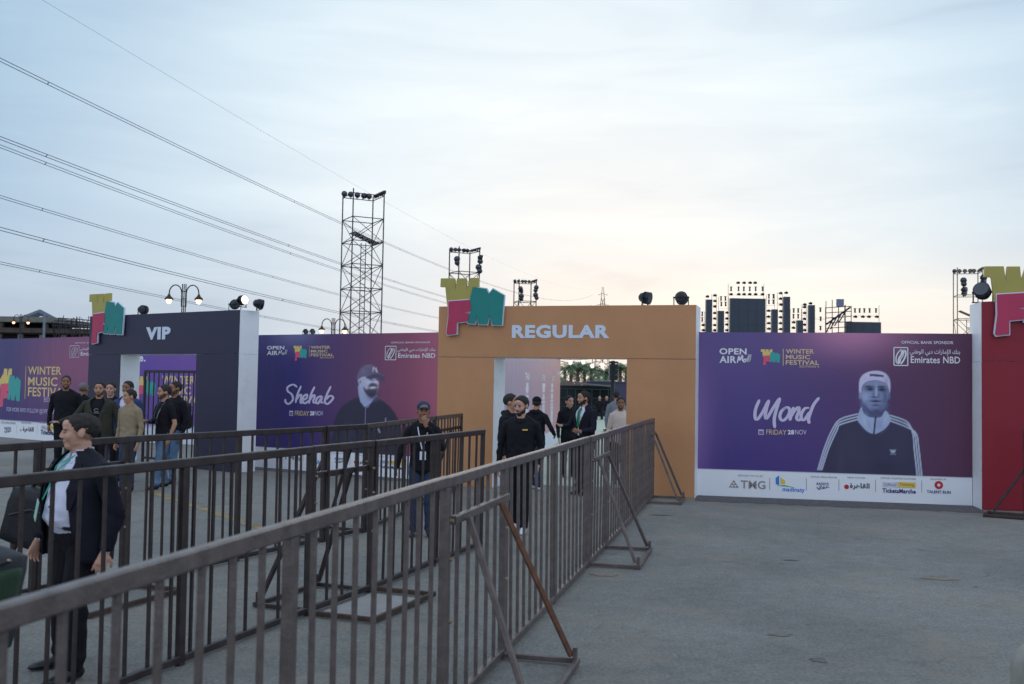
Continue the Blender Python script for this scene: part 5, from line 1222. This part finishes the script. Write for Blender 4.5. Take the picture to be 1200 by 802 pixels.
    # open jacket over the shirt
    if jacket:
        g = gap or ((.80, .42), (1.0, .34), (1.12, .18), (1.25, .26), (1.38, .50), (1.46, .75))
        rings = [(.78, .205 * Wd, .150 + belly * .5), (.90, .200 * Wd, .150 + belly * .7), (1.02, .186 * Wd, .140 + belly), (1.12, .178 * Wd, .136 + belly), (1.25, .184 * Wd, .140 + belly * .5), (1.36, .190 * Wd, .134), (1.42, .165 * Wd, .112), (1.465, .105 * Wd, .084), (1.50, .072, .070)]
        def gapat(z):
            for (a, b), (c, d) in zip(g[:-1], g[1:]):
                if z <= c: return b + (d - b) * max(0, (z - a)) / (c - a)
            return g[-1][1]
        nA = 30; vs = []
        zs = [rings[0][0] + (rings[-1][0] - rings[0][0]) * k / 24 for k in range(25)]
        for z in zs:
            for (a, b, c), (a2, b2, c2) in zip(rings[:-1], rings[1:]):
                if a <= z <= a2 + 1e-6: t = (z - a) / (a2 - a); t = t * t * (3 - 2 * t); rx = b + (b2 - b) * t; ry = c + (c2 - c) * t; break
            gg = gapat(z); by = -belly * (.5 if .95 < z < 1.3 else .25)
            for k in range(nA + 1):
                a = -math.pi / 2 + gg + (2 * math.pi - 2 * gg) * k / nA; w = 1 + .012 * math.sin(a * 5 + z * 19 + px) + .01 * math.sin(a * 3 - z * 27)
                vs.append(Vector((rx * math.cos(a) * w, ry * math.sin(a) * w + by + .006, z)))
        fs = [(j * (nA + 1) + k, j * (nA + 1) + k + 1, (j + 1) * (nA + 1) + k + 1, (j + 1) * (nA + 1) + k) for j in range(24) for k in range(nA)]
        jk = MB().add(vs, fs).build('jacket', CL[jacket], e, True); so = jk.modifiers.new('s', 'SOLIDIFY'); so.thickness = .010; so.offset = 1
        for sx in (-1, 1):       # lapels
            vs = []
            for k in range(9):
                z = 1.13 + (1.475 - 1.13) * k / 8; gg = gapat(z)
                j = min(range(25), key=lambda q: abs(zs[q] - z))
                rr = rings; 
                for (a, b, c), (a2, b2, c2) in zip(rr[:-1], rr[1:]):
                    if a <= z <= a2 + 1e-6: t = (z - a) / (a2 - a); t = t * t * (3 - 2 * t); rx = b + (b2 - b) * t; ry = c + (c2 - c) * t; break
                wd_ = .30 * math.sin(math.pi * (k + .6) / 10) + .04; by = -belly * (.5 if .95 < z < 1.3 else .25)
                for q in (0, 1):
                    a = -math.pi / 2 + sx * (gg - .02 + wd_ * q); vs.append(Vector(((rx + .016) * math.cos(a), (ry + .018) * math.sin(a) + by + .004, z)))
            lp = MB().add(vs, [(2*k, 2*k+1, 2*k+3, 2*k+2) for k in range(8)]).build('lapel', CL[jacket], jk); so = lp.modifiers.new('s', 'SOLIDIFY'); so.thickness = .006
    if (jacket and not inner) or collar:
        cm_ = CL['shirt'] if not collar else CL[collar]
        for sx in (-1, 1):
            vs = [V_(sx * .012, -.068, 1.462), V_(sx * .05, -.095, 1.425), V_(sx * .075, -.05, 1.46), V_(sx * .062, -.02, 1.515), V_(sx * .03, -.055, 1.505), V_(sx * .008, -.066, 1.485)]
            q = MB().add(vs, [(0, 1, 2, 3, 4, 5)]).build('collar', cm_, e); so = q.modifiers.new('s', 'SOLIDIFY'); so.thickness = .006
        mb = MB(); vs = []
        for k in range(13):
            a = R(-60 + 300 * k / 12); x = math.cos(a) * .061; y = math.sin(a) * .064
            vs += [V_(x, y + .008, 1.47 + .02 * (y > 0)), V_(x * .95, y * .95 + .004, 1.515 + .012 * (y > 0))]
        q = MB().add(vs, [(2*k, 2*k+1, 2*k+3, 2*k+2) for k in range(12)]).build('collar_band', cm_, e); so = q.modifiers.new('s', 'SOLIDIFY'); so.thickness = .005
    return e, wr, s
def strap(e, pts, w, m_, name, th=.004):
    pts = [Vector(p) for p in pts]; vs = []
    for i, p in enumerate(pts):
        d = (pts[min(i + 1, len(pts) - 1)] - pts[max(i - 1, 0)]).normalized(); f = Vector((p.x, p.y, 0)); f = f.normalized() if f.length > .01 else Vector((0, -1, 0)); x = d.cross(f).normalized(); vs += [p + x * w / 2, p - x * w / 2]
    o = MB().add(vs, [(2*i, 2*i+1, 2*i+3, 2*i+2) for i in range(len(pts) - 1)]).build(name, m_, e); so = o.modifiers.new('s', 'SOLIDIFY'); so.thickness = th; so.offset = 0; return o
def on_body(e, p): return e.matrix_basis @ Vector(p)

# the man in the dark suit, nearest the camera
eA, wA, sA = person('stout man in dark suit and pale shirt with green lanyard, nearest the camera', 99, 6.5, 1.64, -40, jacket='suit', beard=0, head_yaw=-30, head_pitch=2, hs=1.06, belly=.05, wide=1.34, voxel=.0062, skin='light',
    armL=((.095, .05, -.28), (.085, -.01, -.53), (-.5, .5, .0)), armR=((-.09, -.03, -.28), (-.05, -.12, -.51), (.9, .1, 0)), feet=((-.17, .02, -14), (.15, -.08, 10)), gap=((.80, .95), (1.0, .85), (1.12, .78), (1.25, .66), (1.38, .56), (1.46, .72)), hl=.75)
strap(eA, [(-.060, .0, 1.515), (-.066, -.06, 1.47), (-.068, -.125, 1.40), (-.075, -.158, 1.28), (-.08, -.195, 1.18)], .018, CL['green'], 'lanyard'); strap(eA, [(.050, .0, 1.515), (.03, -.08, 1.46), (-.02, -.135, 1.38), (-.05, -.165, 1.28), (-.075, -.197, 1.18)], .014, CL['green'], 'lanyard')
q = MB().box((0, 0, 0), (.09, .004, .13)).build('badge', mat('mint_badge', srgb(176, 226, 206), .4), eA); q.location = (-.09, -.225, 1.11); q.rotation_euler = (R(-6), R(12), R(-20))
MB().tube([(0, -.168, 1.36 - 0), (0, -.174, 1.36)], .006, 6).build('button', black, eA)
for z in (1.30, 1.22, 1.14): MB().tube([(.018, -.15 - (1.36 - z) * .18, z), (.018, -.162 - (1.36 - z) * .18, z)], .006, 6).build('button', black_ink, eA)
eA.scale = (sA * 1.12, sA * 1.12, sA * 1.01)
# black bag hanging from his right side
bag_m = mat('black_nylon', srgb(24, 24, 30), .55, 0, .15, 8, .3, 60)
def soft_box(c, d, mtx=None, k=.25, seed=0):
    bm = bmesh.new(); bmesh.ops.create_cube(bm, size=1); bmesh.ops.subdivide_edges(bm, edges=bm.edges[:], cuts=5, use_grid_fill=True)
    vs = []
    for v in bm.verts:
        p = v.co.copy(); q = p.normalized() * .62; p = p.lerp(q, k * 2 * min(.5, p.length)); p += Vector((noise.noise(p * 3 + Vector((seed, 0, 0))), noise.noise(p * 3 + Vector((0, seed, 9))), 0)) * .05
        p = Vector((p.x * d[0], p.y * d[1], p.z * d[2]))
        if mtx is not None: p = mtx @ p
        vs.append(p + Vector(c))
    fs = [tuple(v.index for v in f.verts) for f in bm.faces]; bm.free(); return vs, fs
e = thing('shoulder_bag', 'black slouchy shoulder bag hanging behind the man in the dark suit', 'bag', (-3.16, 6.72, 0)); 
mb = MB(); vs, fs = soft_box((0, 0, 1.02), (.46, .26, .40), Matrix.Rotation(R(14), 3, 'Y'), .3, 3); mb.add(vs, fs); mb.build('bag_body', bag_m, e, True); e.scale = (.82, .82, .95); e.location = (-3.14, 6.7, -.02)
MB().tube([(-.14, 0, 1.16), (-.04, .0, 1.27), (.06, .02, 1.31), (.14, .04, 1.26), (.17, .06, 1.1)], .016, 6).build('strap', bag_m, e, True)
MB().tube([(-.18, -.13, 1.06), (0, -.15, 1.10), (.18, -.13, 1.04)], .008, 5).build('zip', mat('dark_zip', srgb(60, 60, 66), .4, .6), e)
# man cut off by the frame with the green rucksack
person('man in dark clothes mostly outside the left edge of the photo', 0, 3.9, 1.72, -95, X=-2.42, top='black', legs='djeans', voxel=.014, armL=((.05, .02, -.28), (.0, -.2, -.40)), armR=((-.05, .02, -.28), (-.0, -.2, -.40)))
e = thing('backpack', 'green and dark grey backpack at the lower left corner of the photo', 'backpack', (-2.10, 3.95, -.03), R(-8)); e.scale = (.9, .9, .98); gb = mat('green_nylon', srgb(36, 62, 40), .8, 0, .12, 8, .3, 80); gg_ = mat('slate_nylon', srgb(34, 40, 48), .8, 0, .12, 8, .3, 80)
vs, fs = soft_box((0, 0, 1.06), (.25, .34, .42), Matrix.Rotation(R(10), 3, 'Y'), .32, 2); MB().add(vs, fs).build('bag_body', gg_, e, True)
vs, fs = soft_box((.055, -.03, 1.12), (.20, .30, .20), Matrix.Rotation(R(16), 3, 'Y'), .32, 5); MB().add(vs, fs).build('front_pocket', gb, e, True)
MB().tube([(.12, -.16, 1.21), (.165, -.02, 1.235), (.12, .14, 1.21)], .008, 5).build('zip', black, e)
MB().tube([(-.02, 0, 1.24), (0, 0, 1.32), (-.08, 0, 1.33), (-.1, 0, 1.24)], .012, 6).build('handle', gg_, e)

# in front of the VIP gate
gV = 'people standing by the VIP gate'
person('tall man in a long black jacket standing leftmost of the group by the VIP gate', 78, 20, 1.92, 10, skin='dark', wide=1.16, head_yaw=12, bald=True, beard=1, group=gV)
person('man with shaved grey hair seen from behind, second from left in the VIP group', 98, 20.6, 1.78, 165, hair='grey', bald=True, skin='dark', wide=1.05, group=gV)
eB, _, _ = person('bearded man in a dark olive open jacket over a black T-shirt in the VIP group', 117.5, 17.2, 1.82, 6, top='black', legs='trouser', beard=1, head_yaw=4, jacket='olive', inner='black', wide=1.2, belly=.02, group=gV, hood=False,
    armR=((-.17, -.02, -.22), (-.38, -.12, -.30), (0, 0, -1), (-1, -.2, .15), .5), armL=((.09, .02, -.28), (.09, -.05, -.53)))
person('dark-haired man in a black top behind the olive jacket and the blue blazer', 130.5, 19.0, 1.80, 4, skin='light', group=gV)
person('man in dark glasses and a blue blazer behind the man in the tan jumper', 150.5, 18.4, 1.83, -6, top='black', jacket='blue', head_yaw=-8, skin='dark', wide=1.1, beard=1, group=gV)
person('man in a tan jumper with his face turned left, front of the VIP group', 153.5, 16.8, 1.70, -24, top='tan', legs='djeans', head_yaw=-30, skin='tan', wide=1.05, group=gV, hl=.6)
eC, wC, sC = person('man in black T-shirt and light blue jeans with a camera on his chest', 194, 17.4, 1.78, -38, top='black', legs='jeans', short=True, beard=1, head_yaw=-22, feet=((-.16, .16, -5), (.15, -.22, 5)), group=gV, shoes='shoe_b',
    armL=((.08, .03, -.28), (.05, -.05, -.52)), armR=((-.06, -.06, -.27), (-.0, -.28, -.24)))
person('man carrying a black backpack, rightmost of the group by the VIP gate', 206.5, 18.3, 1.84, -30, top='black', legs='jeans', beard=1, head_yaw=-15, skin='dark', group=gV, feet=((-.12, .1, -5), (.12, -.12, 5)))
def child_of_scene(e, p): return e.location + Matrix.Rotation(e.rotation_euler.z, 3, 'Z') @ (Vector(p) * e.scale.x)
t = thing('camera', 'small black camera hanging on the chest of the man in light blue jeans', 'camera', child_of_scene(eC, (-.03, -.17, 1.14)), eC.rotation_euler.z)
MB().box((0, 0, 0), (.13, .06, .09)).box((0, 0, .055), (.05, .05, .025)).build('camera_body', black, t); MB().tube([(0, -.03, 0), (0, -.11, 0)], [.036, .04], 14).build('camera_lens', black, t, True)
q = strap(eC, [(-.06, .0, 1.50), (-.075, -.08, 1.42), (-.065, -.145, 1.28), (-.06, -.16, 1.17)], .018, CL['grey'], 'camera_strap'); q = strap(eC, [(.06, .0, 1.50), (.07, -.08, 1.42), (.04, -.145, 1.28), (.01, -.16, 1.17)], .018, CL['grey'], 'camera_strap')
t = thing('backpack', 'black backpack on the rightmost man of the VIP group', 'backpack', (gx(215, 18.5), 18.45, 0), R(-30)); vs, fs = soft_box((0, 0, 1.22), (.30, .22, .50), None, .25, 4); MB().add(vs, fs).build('bag_body', bag_m, t, True); vs, fs = soft_box((.0, .10, 1.12), (.24, .12, .26), None, .25, 8); MB().add(vs, fs).build('front_pocket', bag_m, t, True)
mb = MB(); p0 = (-.055, -.146, 1.28)
for k in range(20):
    a = 2 * math.pi * k / 20; b = 2 * math.pi * (k + 1) / 20
q = MB().tube([(.035 * math.cos(t / 12 * 5.2 + .6) , -.150, 1.29 + .025 * math.sin(t / 12 * 5.2 + .6)) for t in range(13)], .006, 5).box((0, -.152, 1.245), (.10, .003, .009)).build('chest_print', grey_ink, eB)

# between the rows and in the orange gate
gO = 'people at the orange gate'
eE, _, _ = person('man in a dark cap touching his mouth, standing between the dark barriers', 497, 12.5, 1.66, 6, top='black', legs='djeans', cap='djeans', head_yaw=4, hood=True, skin='dark', voxel=.008, group=gO, hl=1,
    armR=((-.10, -.03, -.26), (-.16, -.08, -.50)), armL=((.08, -.12, -.24), (-.15, -.235, .07), (.35, .9, .25), (-.25, .10, .9), .7))
strap(eE, [(-.06, .0, 1.48), (-.07, -.10, 1.42), (-.04, -.15, 1.26), (-.01, -.16, 1.14)], .016, CL['shirt'], 'lanyard'); strap(eE, [(.06, 0, 1.48), (.075, -.10, 1.42), (.03, -.15, 1.26), (0, -.16, 1.14)], .016, CL['shirt'], 'lanyard'); MB().box((0, -.165, 1.06), (.08, .004, .11)).build('badge', pale_blue, eE)
eF, _, _ = person('bearded man in a black hoodie walking towards the camera behind the long barrier panel', 611.5, 13.0, 1.74, -10, top='black', hood=True, beard=2, head_yaw=-24, head_pitch=8, skin='light', shoes='shoe_w', voxel=.008, feet=((-.08, .20, -5), (.08, -.16, 5)), wide=1.1, group=gO, hl=1.25,
    armR=((-.08, .03, -.28), (-.09, -.03, -.54)), armL=((.07, .03, -.28), (.05, -.09, -.52)))
MB().box((.075, -.138, 1.33), (.07, .004, .016)).build('chest_print', yellow_ink, eF)
person('man in black seen from the side, half hidden behind the walking man in the hoodie', 598.5, 15.0, 1.75, 60, top='black', hood=True, group=gO, head_yaw=20)
person('man in a black cap and blue jeans walking in through the orange gate, back turned', 629, 18.2, 1.68, 150, top='black', hood=True, legs='djeans', shoes='shoe_w', cap='black', group=gO, head_yaw=25, feet=((-.12, .12, 0), (.12, -.1, 0)), wide=1.1, armR=((-.16, .02, -.24), (-.1, -.2, -.34)))
person('man in glasses and a black polo shirt facing the bearded man in the suit', 667, 20.8, 1.68, 16, top='black', head_yaw=20, skin='light', group=gO, collar='black', beard=0)
eG, _, _ = person('tall bearded man in a black suit with a green tie gesturing in the orange gate', 685, 17.5, 1.80, -48, jacket='suit', beard=2, head_yaw=-24, skin='tan', wide=1.12, group=gO, voxel=.009,
    armR=((-.05, -.13, -.25), (-.0, -.36, -.22), (.6, 0, .7), (.1, -1, .25), .3), armL=((.07, -.06, -.27), (.0, -.30, -.30), (-.8, 0, .6), (-.2, -1, .2), .3), gap=((.80, .30), (1.0, .14), (1.12, .08), (1.25, .26), (1.38, .50), (1.46, .75)))
strap(eG, [(0, -.075, 1.47), (0, -.135, 1.40), (0, -.150, 1.30), (0, -.152, 1.16)], .05, CL['tie'], 'tie')
person('curly-haired man in a cream long-sleeved shirt in the orange gate opening', 727.5, 19.6, 1.68, 4, top='white', legs='trouser', beard=1, head_yaw=-4, skin='dark', group=gO, hl=1.4)
person('man in a grey shirt farther inside, partly behind the curly-haired man', 722.5, 25.0, 1.78, 170, top='grey', legs='trouser', voxel=.012, group=gO)
def seated(px, Y, label):
    s_ = Src(); 
    e = thing('person', label, 'person', gp(px, Y), R(rnd.uniform(-30, 30)), 'people sitting far inside the venue')
    S = Src(); S.limb([((0, 0, .46), .17, .13), ((0, .0, .75), .17, .13), ((0, 0, 1.0), .19, .11), ((0, 0, 1.08), .08, .07)], 'top', 14); S.limb([((0, 0, 1.05), .05, .05), ((0, 0, 1.14), .05, .05)], 'skin', 10); S.ell((0, -.01, 1.23), (.08, .1, .12), 'skin')
    for sx in (-1, 1):
        S.limb([((sx * .1, 0, .5), .09, .08), ((sx * .13, -.44, .5), .07, .07), ((sx * .13, -.46, .08), .05, .055)], 'top', 10); S.limb([((sx * .13, -.40, .05), .045, .04), ((sx * .13, -.6, .04), .04, .03)], 'top', 8, (0, 0, 1)); S.limb([((sx * .2, 0, 1.0), .05, .05), ((sx * .25, -.05, .74), .045, .045), ((sx * .14, -.3, .62), .035, .035), ((sx * .12, -.38, .6), .035, .02)], 'top', 10)
    me = S.mb.mesh('src', []); o = bpy.data.objects.new('src', me); COL.objects.link(o); md = o.modifiers.new('r', 'REMESH'); md.mode = 'VOXEL'; md.voxel_size = .02
    m_ = bpy.data.meshes.new_from_object(o.evaluated_get(bpy.context.evaluated_depsgraph_get())); bpy.data.objects.remove(o); m_.materials.append(CL['black']); m_.materials.append(SKIN['tan'])
    for p in m_.polygons: p.material_index = 1 if p.center.z > 1.09 and p.center.y < .05 else 0; p.use_smooth = True
    m_.name = 'body'; obj('body', m_, e)
    c = thing('chair', 'black folding chair under the ' + ('left' if px < 706 else 'right') + ' seated figure inside the venue', 'chair', e.location, e.rotation_euler.z, 'chairs far inside the venue')
    MB().box((0, -.1, .43), (.42, .42, .04)).build('seat', black, c); MB().box((0, .15, .75), (.42, .03, .3)).build('backrest', black, c)
    for x in (-.19, .19):
        for y in (-.28, .14): MB().tube([(x, y, 0), (x, y, .42 if y < 0 else .88)], .015, 6).build('leg', black, c)
seated(703, 57, 'left of two figures in black sitting far inside the venue'); seated(711, 58, 'right of two figures in black sitting far inside the venue')
# pale rounded shape standing in for an unknown thing, cut by the lower right corner
bm = bmesh.new(); bmesh.ops.create_cube(bm, size=1); bmesh.ops.bevel(bm, geom=bm.edges[:], offset=.28, segments=6, profile=.5, affect='EDGES')
me = bpy.data.meshes.new('rounded_shape'); bm.to_mesh(me); bm.free(); me.materials.append(mat('pale_mottled_grey', srgb(150, 148, 138), .85, 0, .15, 6, .3, 40)); me.polygons.foreach_set('use_smooth', [True] * len(me.polygons))
o = tag(obj('rounded_shape', me), 'pale rounded thing of unknown kind cut off by the lower right corner', 'unidentified'); o.scale = (.75, .7, .62); o.location = (3.07, 5.2, .29)
